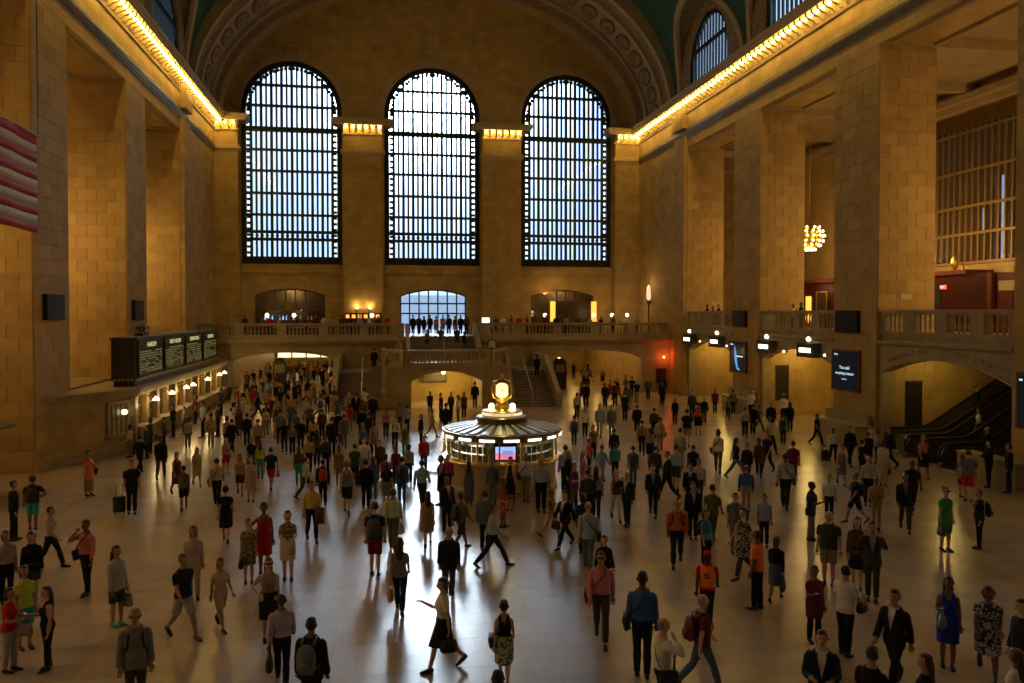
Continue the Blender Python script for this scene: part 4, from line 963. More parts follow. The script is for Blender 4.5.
MB().lathe([(0.12, CZ + 0.34), (0.1, CZ + 0.4), (0.05, CZ + 0.43), (0.08, CZ + 0.48), (0.06, CZ + 0.55), (0.005, CZ + 0.62)], (0, 0, 0), 14).build('acorn_finial', 'brass', bt, True)
mo = MB().box(-0.42, 0.42, -0.05, 0.02, -0.33, 0.33).build('monitor', 'black_plastic', bt, False, (2.0*math.cos(fa + 0.06), 2.0*math.sin(fa + 0.06), 1.6)); mo.rotation_euler = (0, 0, fa + 0.06 + PI/2)
MB().box(-0.36, 0.36, -0.06, -0.05, -0.26, -0.02).build('picture', 'screen_pink', mo); MB().box(-0.36, 0.36, -0.06, -0.05, -0.02, 0.2).build('picture', 'screen_sky', mo); MB().box(-0.1, 0.30, -0.065, -0.05, -0.1, 0.06).build('picture', 'screen_violet', mo)
for k in range(26):                                    # leaflets in racks behind the glass
    a = fa + (k - 13)*0.12 + 0.05
    if abs(a - fa - 0.06) < 0.22: continue
    cl = ['leaflet_white', 'leaflet_blue', 'leaflet_green', 'leaflet_tan'][k % 4]
    for zz in (1.2, 1.5):
        o = MB().box(-0.09, 0.09, -0.02, 0.02, 0, 0.24).build('leaflet', cl, bt, False, (1.93*math.cos(a), 1.93*math.sin(a), zz)); o.rotation_euler = (0, 0, a + PI/2)
MB().lathe([(0.7, 0), (0.7, 2.3)], (0, 0, 0), 20).build('core_column', 'bronze', bt)
for k in range(3): lamp('light', bt, (1.35*math.cos(fa + (k - 1)*1.2), 1.35*math.sin(fa + (k - 1)*1.2), 1.9), 16, (1.0, 0.85, 0.5), 0.1)
lamp('light', bt, (0, 0, 3.2) if False else (0.75*math.cos(fa), 0.75*math.sin(fa), 3.15), 14, (1.0, 0.8, 0.35), 0.1)

# ---------------------------------------------------------------- ticket office along the left wall, departures board on its roof
tk = thing('ticket_office', 'long stone ticket office with brass lit windows along the left wall', 'ticket office')
TX, TY0, TY1, TZT = -11.5, 40.2, 62.6, 3.05
m = MB(); m.prism([(XL, 36.3), (-12.4, 38.3), (TX - 0.3, TY0), (TX - 0.3, TY1), (XL, TY1)], 'XY', 0, 2.7); m.build('body', 'caen_stone', tk)
m = MB()
for z0, z1, e in ((2.62, 2.75, 0.06), (2.75, 2.95, 0.16), (2.95, 3.05, 0.34)):
    m.prism([(XL, 36.3 - e*1.6), (-12.4 + e*0.5, 38.3 - e), (TX + e, TY0 - e*0.4), (TX + e, TY1), (XL, TY1)], 'XY', z0, z1)
m.build('cornice', 'marble_grey', tk)
m = MB(); m.prism([(XL, 36.1), (-12.35, 38.1), (TX - 0.12, TY0 - 0.05), (TX - 0.12, TY1), (XL, TY1)], 'XY', 0, 0.3); m.build('skirting', 'marble_grey', tk)
NW = 12; pitch = (TY1 - TY0)/NW
for k in range(NW + 1):
    y = TY0 + k*pitch
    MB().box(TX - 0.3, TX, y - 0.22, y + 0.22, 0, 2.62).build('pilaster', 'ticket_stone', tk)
for k in range(NW):
    y0, y1 = TY0 + k*pitch + 0.22, TY0 + (k+1)*pitch - 0.22
    tw = MB().box(TX - 0.3, TX - 0.24, y0, y1, 1.15, 2.5).build('ticket_window', 'ticket_glow', tk)
    m = MB()
    for q in range(5): yy = y0 + (y1 - y0)*(q + 0.5)/5; m.box(TX - 0.24, TX - 0.2, yy - 0.02, yy + 0.02, 1.15, 2.5)
    m.box(TX - 0.24, TX - 0.18, y0, y1, 2.0, 2.08); m.box(TX - 0.24, TX - 0.18, y0, y1, 1.55, 1.62); m.build('grille', 'bronze', tw)
MB().box(TX - 0.3, TX + 0.38, TY0 + 0.1, TY1, 1.05, 1.13).build('ledge', 'marble_polished', tk)
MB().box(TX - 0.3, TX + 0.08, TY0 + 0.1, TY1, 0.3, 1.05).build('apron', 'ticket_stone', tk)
# angled end with its own window
e0, e1 = Vector((-12.4, 38.3, 0)), Vector((TX - 0.3, TY0, 0)); ed = (e1 - e0).normalized(); en = Vector((ed.y, -ed.x, 0)); ea = math.atan2(ed.y, ed.x)
ew = MB().box(-0.75, 0.75, -0.04, 0.02, 0.95, 2.35).build('end_window', 'ticket_glow', tk, False, tuple(e0 + ed*1.05)); ew.rotation_euler = (0, 0, ea)
m = MB(); m.box(-0.88, -0.72, -0.12, 0, 0.85, 2.5); m.box(0.72, 0.88, -0.12, 0, 0.85, 2.5); m.box(-0.88, 0.88, -0.12, 0, 2.35, 2.5); m.box(-0.95, 0.95, -0.3, 0, 0.85, 0.95); m.build('window_frame', 'marble_grey', ew)
m = MB()
for q in range(4): m.box(-0.52 + q*0.34, -0.48 + q*0.34, -0.07, -0.04, 0.95, 2.35)
m.box(-0.72, 0.72, -0.07, -0.04, 1.7, 1.75); m.build('grille', 'bronze', ew)
MB().ball((0.25, -0.18, 1.95), 0.13, 12).build('globe', 'lamp_white', ew, True)
for y in (41.6, 44.7, 47.9, 49.6, 53.6, 57.4, 59.2):
    n_ = [41.6, 44.7, 47.9, 49.6, 53.6, 57.4, 59.2].index(y)
    lm = thing('wall_lamp', 'brass wall lamp with a white shade above the ticket windows, ' + ['nearest', 'second', 'third', 'fourth', 'fifth', 'sixth', 'farthest'][n_] + ' from the camera', 'lamp', (TX, y, 2.35), 0, 'lamps along the ticket office')
    MB().tube([(0, 0, 0.1), (0.25, 0, 0.18), (0.5, 0, 0.12)], 0.03, 8).build('arm', 'brass', lm)
    MB().lathe([(0.02, 0.10), (0.08, 0.06), (0.16, -0.04), (0.17, -0.09), (0.02, -0.10)], (0.5, 0, 0), 14).build('shade', 'lamp_white', lm, True)
    lamp('light', lm, (0.5, 0, -0.3), 30, (1.0, 0.68, 0.28), 0.12)
db = thing('departures_board', 'long dark green departures board standing on the ticket office roof', 'departures board', (-11.6, 50.2, 3.05))
B0, B1, BH = -9.8, 9.8, 2.25
MB().box(-1.1, 0, B0, B1, 0.35, BH).build('case', 'board_green', db)
MB().box(-1.0, -0.06, B0 + 0.05, B1, 0, 0.35).build('foot', 'board_face', db)
MB().box(-1.15, 0.1, B0 - 0.05, B1 + 0.05, BH, BH + 0.12).build('top_rail', 'board_green', db); MB().box(-1.13, 0.12, B0 - 0.04, B1, 0.28, 0.38).build('bottom_rail', 'moulding', db)
for k in range(6): MB().box(-1.08 + k*0.2, -1.0 + k*0.2, B0 - 0.05, B0, 0.3, BH).build('end_rib', 'board_green', db)
HEADS = ['HARLEM', 'NEW HAVEN', 'DEPARTURES', 'HUDSON']
for k in range(4):
    a = B0 + 0.35 + k*4.75; b = a + 4.35
    pn = MB().box(0, 0.04, a, b, 0.5, BH - 0.08).build('panel', 'board_face', db)
    MB().box(0.04, 0.09, a - 0.1, a, 0.4, BH).build('divider', 'board_green', pn)
    text_mesh(HEADS[k], 0.34, 'led_head', 'heading', pn, (0.05, (a + b)/2 + 0.1, BH - 0.3), (R(90), 0, R(90)), sx=1.25)
    m = MB()
    for rr in range(9):
        z = BH - 0.62 - rr*0.125; y = a + 0.25
        while y < b - 0.4:
            L = rnd.choice((0.22, 0.35, 0.5, 0.62)); 
            if rnd.random() < 0.82: m.box(0.04, 0.05, y, min(y + L, b - 0.2), z - 0.022, z + 0.022)
            y += L + 0.12
    o = m.build('text_rows', 'led_text', pn); o['kind'] = 'stuff'
pl = thing('planter', 'small dark plant standing on top of the departures board', 'plant', (-12.0, 42.9, 5.42)); MB().box(-0.2, 0.2, -0.5, 0.5, 0, 0.14).build('trough', 'board_face', pl)
m = MB()
for k in range(70):
    p = Vector((rnd.uniform(-0.25, 0.25), rnd.uniform(-0.6, 0.6), rnd.uniform(0.12, 0.5))); d = Vector((rnd.uniform(-1, 1), rnd.uniform(-1, 1), rnd.uniform(-0.2, 1))).normalized()*0.16; e = d.cross(Vector((0.3, 0.2, 1))).normalized()*0.05
    m.add([p - d, p + e, p + d, p - e], [(0, 1, 2, 3)])
o = m.build('leaves', 'leaf', pl); o['kind'] = 'stuff'
# kiosk at the left edge
kp = on_z(4, 470, 0)
kk = thing('newsstand', 'corner of a dark newsstand with a flat roof at the left frame edge', 'kiosk', (-14.2, 30.2, 0)); MB().box(-1.2, 0.55, -1.2, 1.0, 0, 2.45).build('walls', 'dark_wood', kk); MB().prism([(-1.4, 2.45), (0.95, 2.45), (0.95, 2.52), (-1.4, 2.75)], 'XZ', -1.5, 1.4).build('roof', 'board_green', kk)
MB().box(-0.2, 0.35, -1.22, -1.2, 1.0, 2.1).build('lit_window', 'lamp_soft', kk)
# flag hung from the vault
fg = thing('flag', 'hanging flag with red and white stripes at the left edge', 'flag', (0, 0, 0))
fa_, fb_ = on_x(38, 137, -10.6), on_x(38, 233, -10.6)
FY1, FZ1, FZ0 = fa_.y, fa_.z, fb_.z
nst = 11; hh = (FZ1 - FZ0)/nst
L_ = 7.0
for k in range(nst):
    m = MB(); n = 28
    for i in range(n):
        for e in (0, 1): pass
    vs = []
    for i in range(n + 1):
        y = FY1 - L_*i/n; wv = 0.06*math.sin(y*1.1) + 0.015*math.sin(y*4.0 + 1)
        for z in (FZ1 - k*hh, FZ1 - (k+1)*hh):
            for dx in (-0.008, 0.008): vs.append((-10.6 + wv + dx, y, z))
    fs = []
    for i in range(n):
        b, c = 4*i, 4*(i+1); fs += [(b, c, c+2, b+2), (b+1, b+3, c+3, c+1), (b, b+1, c+1, c), (b+2, c+2, c+3, b+3)]
    m.add(vs, fs); m.build('stripe', 'flag_red' if k % 2 == 0 else 'flag_white', fg, True)
MB().tube([(-10.6, FY1 + 0.1, FZ1 + 0.03), (-10.6, FY1 - L_, FZ1 + 0.03)], 0.04, 8).build('pole', 'bronze', fg)
MB().tube([(-10.6, FY1, FZ1), (-10.6, FY1, 30.5)], 0.015, 5).tube([(-10.6, FY1 - L_ + 0.3, FZ1), (-10.6, FY1 - L_ + 0.3, 30.5)], 0.015, 5).build('cable', 'iron', fg)

# ---------------------------------------------------------------- far balcony furnishings
def balcony_lamp(x, y, label, warm=True):
    l = thing('table_lamp', label, 'lamp', (x, y, ZB)); MB().lathe([(0.12, 0), (0.12, 0.05), (0.03, 0.1), (0.03, 1.5), (0.06, 1.55)], (0, 0, 0), 10).build('stand', 'bronze', l); MB().ball((0, 0, 1.7), 0.17, 12).build('globe', 'lamp_white', l, True)
    lamp('light', l, (0, 0, 2.0), 14, (1, 0.66, 0.28), 0.15)
for i, (u, v) in enumerate(((267, 304), (294, 304), (372, 305), (545, 320), (594, 320), (627, 319), (612, 323))):
    p = on_y(u, v, 68.9 + 0.4*(i % 2)); balcony_lamp(p.x, p.y, 'globe lamp on the far balcony, ' + ['leftmost', 'second from left', 'just left of the stairs', 'first right of the stairs', 'second right of the stairs', 'rightmost', 'second from right'][i])
for i, u in enumerate((357, 370)):                    # twin up-lights on the left middle pilaster
    p = on_y(u, 300, YB - 0.85); s = thing('wall_sconce', 'brass uplight on the pilaster left of the stairs, ' + ['left', 'right'][i] + ' of two', 'lamp', (p.x, YB - 0.8, 6.9))
    MB().lathe([(0.03, -0.3), (0.08, -0.2), (0.16, 0.05), (0.14, 0.06)], (0, -0.22, 0), 12).build('cup', 'brass', s); MB().box(-0.06, 0.06, -0.2, 0.0, -0.15, -0.05).build('bracket', 'brass', s); MB().ball((0, -0.22, 0.1), 0.12, 10).build('bulb', 'lamp_white', s, True)
    lamp('light', s, (0, -0.3, 0.4), 22, (1.0, 0.62, 0.18), 0.08)
s = thing('wall_sconce', 'tall brass torch lamp in the right corner of the far balcony', 'lamp', (23.6, 67.4, 4.7)); MB().lathe([(0.25, 0), (0.25, 0.2), (0.1, 0.3), (0.08, 2.6), (0.2, 2.8), (0.28, 3.0), (0.1, 3.02)], (0, 0, 0), 12).build('standard', 'bronze', s, True); MB().lathe([(0.1, 3.0), (0.2, 3.3), (0.16, 4.2), (0.01, 4.4)], (0, 0, 0), 12).build('shade', 'torch_glow', s, True); lamp('light', s, (-0.6, 0, 4.6), 30, (1, 0.6, 0.3), 0.2)
s = thing('bar_light', 'glowing bar back between the left arch and the stairs', 'bar', (-1.45, 70.9, ZB)); MB().box(-1.6, 1.6, -0.3, 0.25, 0, 1.1).build('bar_counter', 'dark_wood', s); MB().box(-1.6, 1.6, 0.05, 0.25, 1.1, 1.9).build('back_shelf', 'red_wood', s)
for k in range(6): MB().box(-1.5 + k*0.52, -1.2 + k*0.52, -0.0, 0.05, 1.45, 1.75).build('lit_niche', 'orange_glow', s)
s = thing('bar_cabinet', 'bar with blue lit bottles under the left balcony arch', 'bar', (-7.8, 70.9, ZB)); MB().box(-2.8, 2.8, -0.3, 0.3, 0, 1.15).build('bar_counter', 'dark_wood', s); MB().box(-2.8, 2.8, 0.2, 0.35, 1.15, 2.1).build('back_shelf', 'dark_wood', s)
for k in range(14):
    if k % 4 != 3: MB().lathe([(0.07, 0), (0.07, 0.22), (0.03, 0.3), (0.03, 0.38)], (-2.0 + k*0.3, 0.1, 1.3), 8).build('bottle', 'bottle_blue' if k < 9 else 'leaflet_white', s, True)
s = thing('bar_cabinet', 'dark bar with two amber lit columns under the right balcony arch', 'bar', (16.8, 70.9, ZB)); MB().box(-2.8, 2.8, -0.3, 0.3, 0, 1.1).build('bar_counter', 'dark_wood', s); MB().box(-1.6, 2.5, 0.1, 0.35, 1.1, 3.0).build('back_shelf', 'dark_wood', s)
for x in (-1.15, 2.75): MB().box(x - 0.22, x + 0.22, -0.05, 0.3, 1.1, 2.95).build('lit_column', 'orange_glow', s)
for z in (1.6, 2.1, 2.6): MB().box(-0.9, 2.4, -0.02, 0.1, z, z + 0.05).build('shelf', 'bronze', s)
lamp('light', s, (-1.1, -0.6, 3.9), 55, (1.0, 0.55, 0.15), 0.2)
s = thing('counter_screen', 'small lit till screen on the balcony right of the stairs', 'screen', (8.6, 64.6, ZB)); MB().box(-0.35, 0.35, -0.25, 0.25, 0, 1.1).build('stand', 'flag_white', s); MB().box(-0.3, 0.3, -0.03, 0.03, 1.1, 1.5).build('display', 'panel_white', s)
for i, (u0, u1) in enumerate(((226, 262), (268, 320), (326, 392), (492, 530), (536, 585), (590, 640))):
    a, b = on_y(u0, 330, 65.2).x, on_y(u1, 330, 65.2).x
    t = thing('long_table', 'dining table on the far balcony, ' + ['leftmost', 'second from left', 'third from left', 'fourth from left', 'second from right', 'rightmost'][i], 'table', ((a + b)/2, 66.0, ZB)); h = (b - a)/2
    MB().box(-h, h, -0.4, 0.4, 0.7, 0.75).build('table_top', 'white_cloth' if i % 2 else 'dark_wood', t)
    for sx in (-1, 1):
        for sy in (-1, 1): MB().box(sx*(h - 0.1) - 0.03, sx*(h - 0.1) + 0.03, sy*0.32 - 0.03, sy*0.32 + 0.03, 0, 0.7).build('leg', 'dark_wood', t)
# red warning lamp, dark door and small signs at the right of the right arch
p = on_y(663, 357, YF); s = thing('warning_lamp', 'glowing red lamp on the wall right of the right arch', 'lamp', (p.x, YF, p.z)); MB().box(-0.15, 0.15, -0.12, 0, -0.15, 0.15).build('box', 'bronze', s); MB().ball((0, -0.2, 0), 0.12, 10).build('lens', 'red_lamp', s, True); lamp('light', s, (0, -0.45, 0), 26, (1.0, 0.12, 0.02), 0.1)
p = on_y(661, 378, YF); s = thing('notice_board', 'dark notice board below the red lamp', 'board', (p.x, YF, 1.35)); MB().box(-0.4, 0.4, -0.08, 0, -0.6, 0.6).build('panel', 'red_wood', s); MB().box(-0.45, 0.45, -0.05, 0, -0.65, 0.65).build('frame', 'bronze', s)
for i, (u, v, y) in enumerate(((575, 378, 66.5), (285, 368, 70.0))):
    p = on_z(u, v + 18, 0); s = thing('directory_kiosk', ['dark directory pylon standing in the right archway', 'dark directory pylon standing in the left archway'][i], 'pylon', (p.x, y, 0))
    MB().box(-0.55, 0.55, -0.25, 0.25, 0, 2.5).build('body', 'door_dark', s); MB().lathe([(0.5, 2.5), (0.4, 2.7), (0.05, 2.8)], (0, 0, 0), 12).build('cap', 'door_dark', s); MB().box(-0.4, 0.4, -0.27, -0.25, 1.5, 2.2).build('sign_face', 'poster_tan', s); MB().box(-0.4, 0.4, -0.27, -0.25, 0.5, 1.2).build('sign_face', 'poster_dark', s)
# shops at the end of the passages
s = thing('shop_front', 'brightly lit shop front at the end of the left passage', 'shop front', (-7.2, 99.8, 0)); MB().box(-5.2, 5.2, -0.6, 0, 0, 3.6).build('wall', 'passage_stone', s)
for k in range(6): MB().box(-5.0 + k*1.7, -3.5 + k*1.7, -0.66, -0.6, 1.2, 2.9).build('window', 'shop_glow', s)
MB().box(1.8, 5.0, -0.9, -0.6, 0.4, 1.1).build('teal_counter', 'shop_teal', s)
s = thing('shop_front', 'lit shop doorway deep in the right passage', 'shop front', (16.5, 87.8, 0)); MB().box(-3.5, 3.0, -0.5, 0, 0, 3.4).build('wall', 'passage_stone', s); MB().box(-0.6, 1.3, -0.55, -0.5, 0.3, 2.6).build('window', 'shop_glow', s); MB().box(-0.9, 1.6, -0.6, -0.5, 2.6, 3.0).build('fascia', 'bronze', s)
# portals only steer sampling towards the glazed openings; they give no light of their own
def portal(loc, rot, sx, sy):
    d = bpy.data.lights.new('window_portal', 'AREA'); d.shape = 'RECTANGLE'; d.size = sx; d.size_y = sy; d.cycles.is_portal = True
    o = bpy.data.objects.new('window_portal', d); COL.objects.link(o); o.location = loc; o.rotation_euler = rot
for c, r in WIN: portal((c, YB + 0.8, 19.8), (R(-90), 0, 0), 8.6, 18)
portal((4.8, YB + 0.9, 6.6), (R(-90), 0, 0), 6, 4.2)
# ================================================================== people
CLR = dict(black=(0.012, 0.012, 0.014), navy=(0.016, 0.024, 0.055), white=(0.66, 0.66, 0.66), ltblue=(0.30, 0.40, 0.56), blue=(0.045, 0.12, 0.34), grey=(0.17, 0.17, 0.175),
  dgrey=(0.05, 0.05, 0.052), lgrey=(0.36, 0.36, 0.35), red=(0.46, 0.025, 0.03), pink=(0.58, 0.20, 0.27), orange=(0.80, 0.20, 0.05), rust=(0.50, 0.10, 0.04), purple=(0.13, 0.03, 0.20),
  magenta=(0.30, 0.035, 0.17), teal=(0.04, 0.33, 0.32), green=(0.05, 0.28, 0.07), olive=(0.10, 0.10, 0.045), tan=(0.36, 0.24, 0.13), beige=(0.45, 0.36, 0.26), brown=(0.10, 0.05, 0.028),
  yellow=(0.58, 0.42, 0.10), khaki=(0.30, 0.23, 0.13), denim=(0.09, 0.14, 0.24), maroon=(0.14, 0.022, 0.035), lime=(0.42, 0.55, 0.05), cream=(0.60, 0.54, 0.42), lilac=(0.36, 0.33, 0.50),
  ltgreen=(0.42, 0.52, 0.30), dgreen=(0.035, 0.06, 0.04), pinkgrey=(0.42, 0.33, 0.34), slate=(0.10, 0.13, 0.18), cyan=(0.05, 0.40, 0.52), royal=(0.02, 0.05, 0.42))
WORD = dict(ltblue='light blue', dgrey='dark grey', lgrey='light grey', ltgreen='pale green', dgreen='dark green', pinkgrey='dusty pink', slate='slate blue', royal='royal blue', rust='orange red')
for k, c in CLR.items(): mat('cloth_' + k, c, 0.85, noise=0.12, nscale=9, spec=0.2)
def patterned(name, a, b, scale):
    m = mat('cloth_' + name, a, 0.85, spec=0.2); nt = m.node_tree; bs = nt.nodes['Principled BSDF']
    tc = nn(nt, 'ShaderNodeTexCoord'); vo = nn(nt, 'ShaderNodeTexVoronoi'); vo.inputs['Scale'].default_value = scale; nt.links.new(tc.outputs['Object'], vo.inputs['Vector'])
    cr = nn(nt, 'ShaderNodeValToRGB'); cr.color_ramp.interpolation = 'CONSTANT'; cr.color_ramp.elements[0].color = (*a, 1); cr.color_ramp.elements[1].color = (*b, 1); cr.color_ramp.elements[1].position = 0.55
    sp = nn(nt, 'ShaderNodeSeparateColor'); nt.links.new(vo.outputs['Color'], sp.inputs[0]); nt.links.new(sp.outputs[0], cr.inputs[0]); nt.links.new(cr.outputs[0], bs.inputs['Base Color'])
patterned('floral', (0.10, 0.10, 0.05), (0.34, 0.27, 0.10), 26); patterned('bwprint', (0.03, 0.03, 0.03), (0.42, 0.40, 0.38), 30); patterned('redprint', (0.42, 0.03, 0.03), (0.5, 0.40, 0.32), 22); patterned('skirtprint', (0.46, 0.40, 0.26), (0.05, 0.16, 0.15), 20)
WORD.update(bwprint='black and white patterned', redprint='red flowered', skirtprint='cream and teal patterned')
for k, c in dict(pale=(0.56, 0.34, 0.24), mid=(0.42, 0.23, 0.14), brown=(0.20, 0.10, 0.055), dark=(0.085, 0.042, 0.026)).items(): mat('skin_' + k, c, 0.6, spec=0.35, noise=0.05, nscale=8)
for k, c in dict(black=(0.010, 0.008, 0.008), brown=(0.045, 0.022, 0.012), blond=(0.26, 0.17, 0.07), grey=(0.24, 0.22, 0.20), red=(0.18, 0.045, 0.015)).items(): mat('hair_' + k, c, 0.5, noise=0.3, nscale=30)
mat('shoe_black', (0.010, 0.009, 0.009), 0.35); mat('shoe_brown', (0.06, 0.03, 0.018), 0.4); mat('shoe_white', (0.5, 0.5, 0.48), 0.6); mat('shoe_teal', (0.05, 0.40, 0.36), 0.6)
mat('vest_orange', (1.0, 0.24, 0.03), 0.7, spec=0.3)

POSES = {  # legs: (thigh, knee) left/right; arms: (swing, out, elbow, inward) left/right
 'stand': ((3, 2), (-2, 1), (2, 9, 8, 0.05), (4, 9, 10, 0.05)),
 'walk': ((24, 8), (-18, 26), (-18, 8, 10, 0.05), (20, 8, 20, 0.08)),
 'walkm': ((-18, 26), (24, 8), (20, 8, 20, 0.08), (-18, 8, 10, 0.05)),
 'stride': ((33, 10), (-27, 14), (-24, 9, 8, 0.05), (26, 9, 24, 0.1)),
 'phone': ((4, 3), (-3, 2), (3, 9, 8, 0.05), (22, 12, 92, 0.35)),
 'phonewalk': ((22, 8), (-16, 30), (-12, 10, 10, 0.05), (24, 14, 95, 0.1)),
 'hold': ((4, 3), (-3, 2), (16, 12, 78, 0.5), (16, 12, 80, 0.5)),
 'hip': ((5, 4), (-4, 2), (0, 10, 10, 0.05), (-16, 42, 78, 0.95)),
 'ear': ((6, 4), (-5, 4), (2, 10, 12, 0.05), (70, 30, 135, 1.0)),
 'up': ((3, 2), (-3, 2), (68, 18, 112, 0.62), (68, 18, 112, 0.62)),
 'sit': ((86, 84), (82, 82), (28, 12, 55, 0.25), (30, 12, 60, 0.25)),
 'carry': ((20, 8), (-15, 22), (4, 12, 62, 0.3), (6, 12, 14, 0.05)),
}
VOX = 0.0185
class Body: pass
BODY = {}
def make_body(g, pose, vox=VOX):
    if (g, pose, vox) in BODY: return BODY[(g, pose, vox)]
    fem = g == 'f'; B = Body(); L, Rr, AL, AR = POSES[pose]
    sw = 0.148 if fem else 0.176; hw = 0.085
    bones = {}
    def leg(s, th, kn):
        hip = Vector((s*hw, 0, 0.93)); a, b = R(th), R(kn)
        knee = hip + 0.44*Vector((0, -math.sin(a), -math.cos(a)))
        ank = knee + 0.42*Vector((0, -math.sin(a - b), -math.cos(a - b)))
        return hip, knee, ank, a - b
    legs = {1: leg(1, *L), -1: leg(-1, *Rr)}
    low = min(l[2].z for l in legs.values()); dz = 0.085 - low
    if pose == 'sit': dz = 0.0 - (0.93 - 0.12) + 0.47 - 0.03
    off = Vector((0, 0, dz))
    m = MB()
    # trunk, neck and head as one loft
    if fem: sec = [(0.84, 0.11, 0.09, 0), (0.88, 0.165, 0.118, 0.01), (0.96, 0.178, 0.125, 0.012), (1.04, 0.150, 0.105, 0.004), (1.11, 0.128, 0.096, 0), (1.20, 0.143, 0.112, -0.008), (1.27, 0.152, 0.132, -0.018), (1.36, 0.148, 0.108, -0.004), (1.425, 0.118, 0.085, 0.008), (1.475, 0.072, 0.065, 0.010), (1.51, 0.050, 0.054, 0.006), (1.555, 0.048, 0.054, -0.004)]
    else: sec = [(0.84, 0.11, 0.09, 0), (0.88, 0.160, 0.115, 0.005), (0.96, 0.168, 0.125, 0.004), (1.06, 0.156, 0.118, -0.004), (1.14, 0.158, 0.118, -0.004), (1.24, 0.172, 0.124, -0.004), (1.34, 0.182, 0.124, 0), (1.42, 0.148, 0.102, 0.008), (1.478, 0.090, 0.075, 0.010), (1.515, 0.062, 0.064, 0.006), (1.555, 0.058, 0.062, -0.004)]
    sec += [(1.575, 0.050, 0.066, -0.016), (1.60, 0.062, 0.084, -0.022), (1.64, 0.071, 0.094, -0.018), (1.69, 0.076, 0.099, -0.010), (1.735, 0.073, 0.095, -0.004), (1.77, 0.058, 0.077, 0.0), (1.79, 0.034, 0.046, 0.0), (1.797, 0.012, 0.015, 0.0)]
    B.sec = np.array(sec); n = 18; vs = []; fs = []
    for z, rx, ry, cy in sec:
        for k in range(n): a = 2*PI*k/n; vs.append((rx*math.cos(a), cy + ry*math.sin(a), z + dz))
    for i in range(len(sec) - 1):
        for k in range(n): fs.append((i*n + k, i*n + (k+1) % n, (i+1)*n + (k+1) % n, (i+1)*n + k))
    fs += [tuple(range(n-1, -1, -1)), tuple(range((len(sec)-1)*n, len(sec)*n))]
    m.add(vs, fs)
    m.ball((0, -0.118, 1.652 + dz), 0.017, 8, sz=0.026)
    for s in (-1, 1): m.ball((s*0.078, 0.0, 1.662 + dz), 0.018, 8, sz=0.032)
    tk_ = 1.06 if fem else 1.0
    for s, (hip, knee, ank, sa) in legs.items():
        hip, knee, ank = hip + off, knee + off, ank + off
        mid = knee.lerp(ank, 0.3)
        m.tube([hip + Vector((0, 0, 0.03)), hip.lerp(knee, 0.3), knee.lerp(hip, 0.12), knee, mid, ank.lerp(knee, 0.15), ank], [0.088*tk_, 0.083*tk_, 0.062, 0.057, 0.058, 0.040, 0.037], 12)
        fd = Vector((0, -math.cos(min(0.0, sa)*0.8), math.sin(min(0.0, sa)*0.8) )).normalized() if sa < -0.05 else Vector((0, -1, 0))
        if pose == 'sit': fd = Vector((0, -1, 0))
        bones[('thigh', s)] = (hip, knee); bones[('shin', s)] = (knee, ank); bones[('foot', s)] = (ank + Vector((0, 0.0, -0.045)), ank + fd*0.17 + Vector((0, 0, -0.055)))
        h0 = ank - fd*0.055 + Vector((0, 0, -0.042)); h1 = ank + fd*0.17 + Vector((0, 0, -0.058))
        m.tube([h0, h0.lerp(h1, 0.25), h0.lerp(h1, 0.65), h1], [(0.030, 0.036), (0.034, 0.040), (0.042, 0.030), (0.030, 0.018)], 10)
        bones[('sole', s)] = (h0, h1)
    hands = []
    for s, (sg_, o, el, inw) in ((1, AL), (-1, AR)):
        sh = Vector((s*sw, 0.005, 1.398 + dz)); a, o, e = R(sg_), R(o), R(el)
        ud = Vector((s*math.sin(o), -math.sin(a)*math.cos(o), -math.cos(a)*math.cos(o))).normalized()
        elb = sh + ud*0.285
        fd = Vector((s*(math.sin(o)*0.6 - inw), -math.sin(a + e), -math.cos(a + e))).normalized(); wr = elb + fd*0.255
        k = 0.86 if fem else 1.0
        m.tube([sh - Vector((s*0.03, 0, -0.008)), sh.lerp(elb, 0.15), sh.lerp(elb, 0.5), elb, elb.lerp(wr, 0.3), wr], [0.060*k, 0.060*k, 0.050*k, 0.042*k, 0.042*k, 0.029*k], 10)
        bones[('upper', s)] = (sh, elb); bones[('fore', s)] = (elb, wr); hands.append((s, wr, fd))
    me = m.mesh('tmp', 'skin_mid'); ob = bpy.data.objects.new('tmp', me); COL.objects.link(ob)
    rm = ob.modifiers.new('r', 'REMESH'); rm.mode = 'VOXEL'; rm.voxel_size = vox; rm.use_smooth_shade = True
    sm = ob.modifiers.new('s', 'SMOOTH'); sm.factor = 0.5; sm.iterations = 3 if vox < 0.03 else 1
    dg = bpy.context.evaluated_depsgraph_get(); em = bpy.data.meshes.new_from_object(ob.evaluated_get(dg))
    bpy.data.objects.remove(ob, do_unlink=True); bpy.data.meshes.remove(me)
    nv = len(em.vertices); V = np.empty(nv*3); em.vertices.foreach_get('co', V); V = V.reshape(-1, 3)
    N = np.empty(nv*3); em.vertices.foreach_get('normal', N); N = N.reshape(-1, 3)
    F = [tuple(p.vertices) for p in em.polygons]; bpy.data.meshes.remove(em)
    bones[('torso', 0)] = (Vector((0, 0, 0.98 + dz)), Vector((0, 0, 1.40 + dz))); bones[('head', 0)] = (Vector((0, 0, 1.60 + dz)), Vector((0, 0, 1.72 + dz))); bones[('neck', 0)] = (Vector((0, 0, 1.48 + dz)), Vector((0, 0, 1.55 + dz)))
    rad = dict(torso=0.155 if not fem else 0.135, head=0.09, neck=0.06, thigh=0.082, shin=0.055, foot=0.04, sole=0.04, upper=0.055, fore=0.042)
    keys = list(bones); D = []; T = []
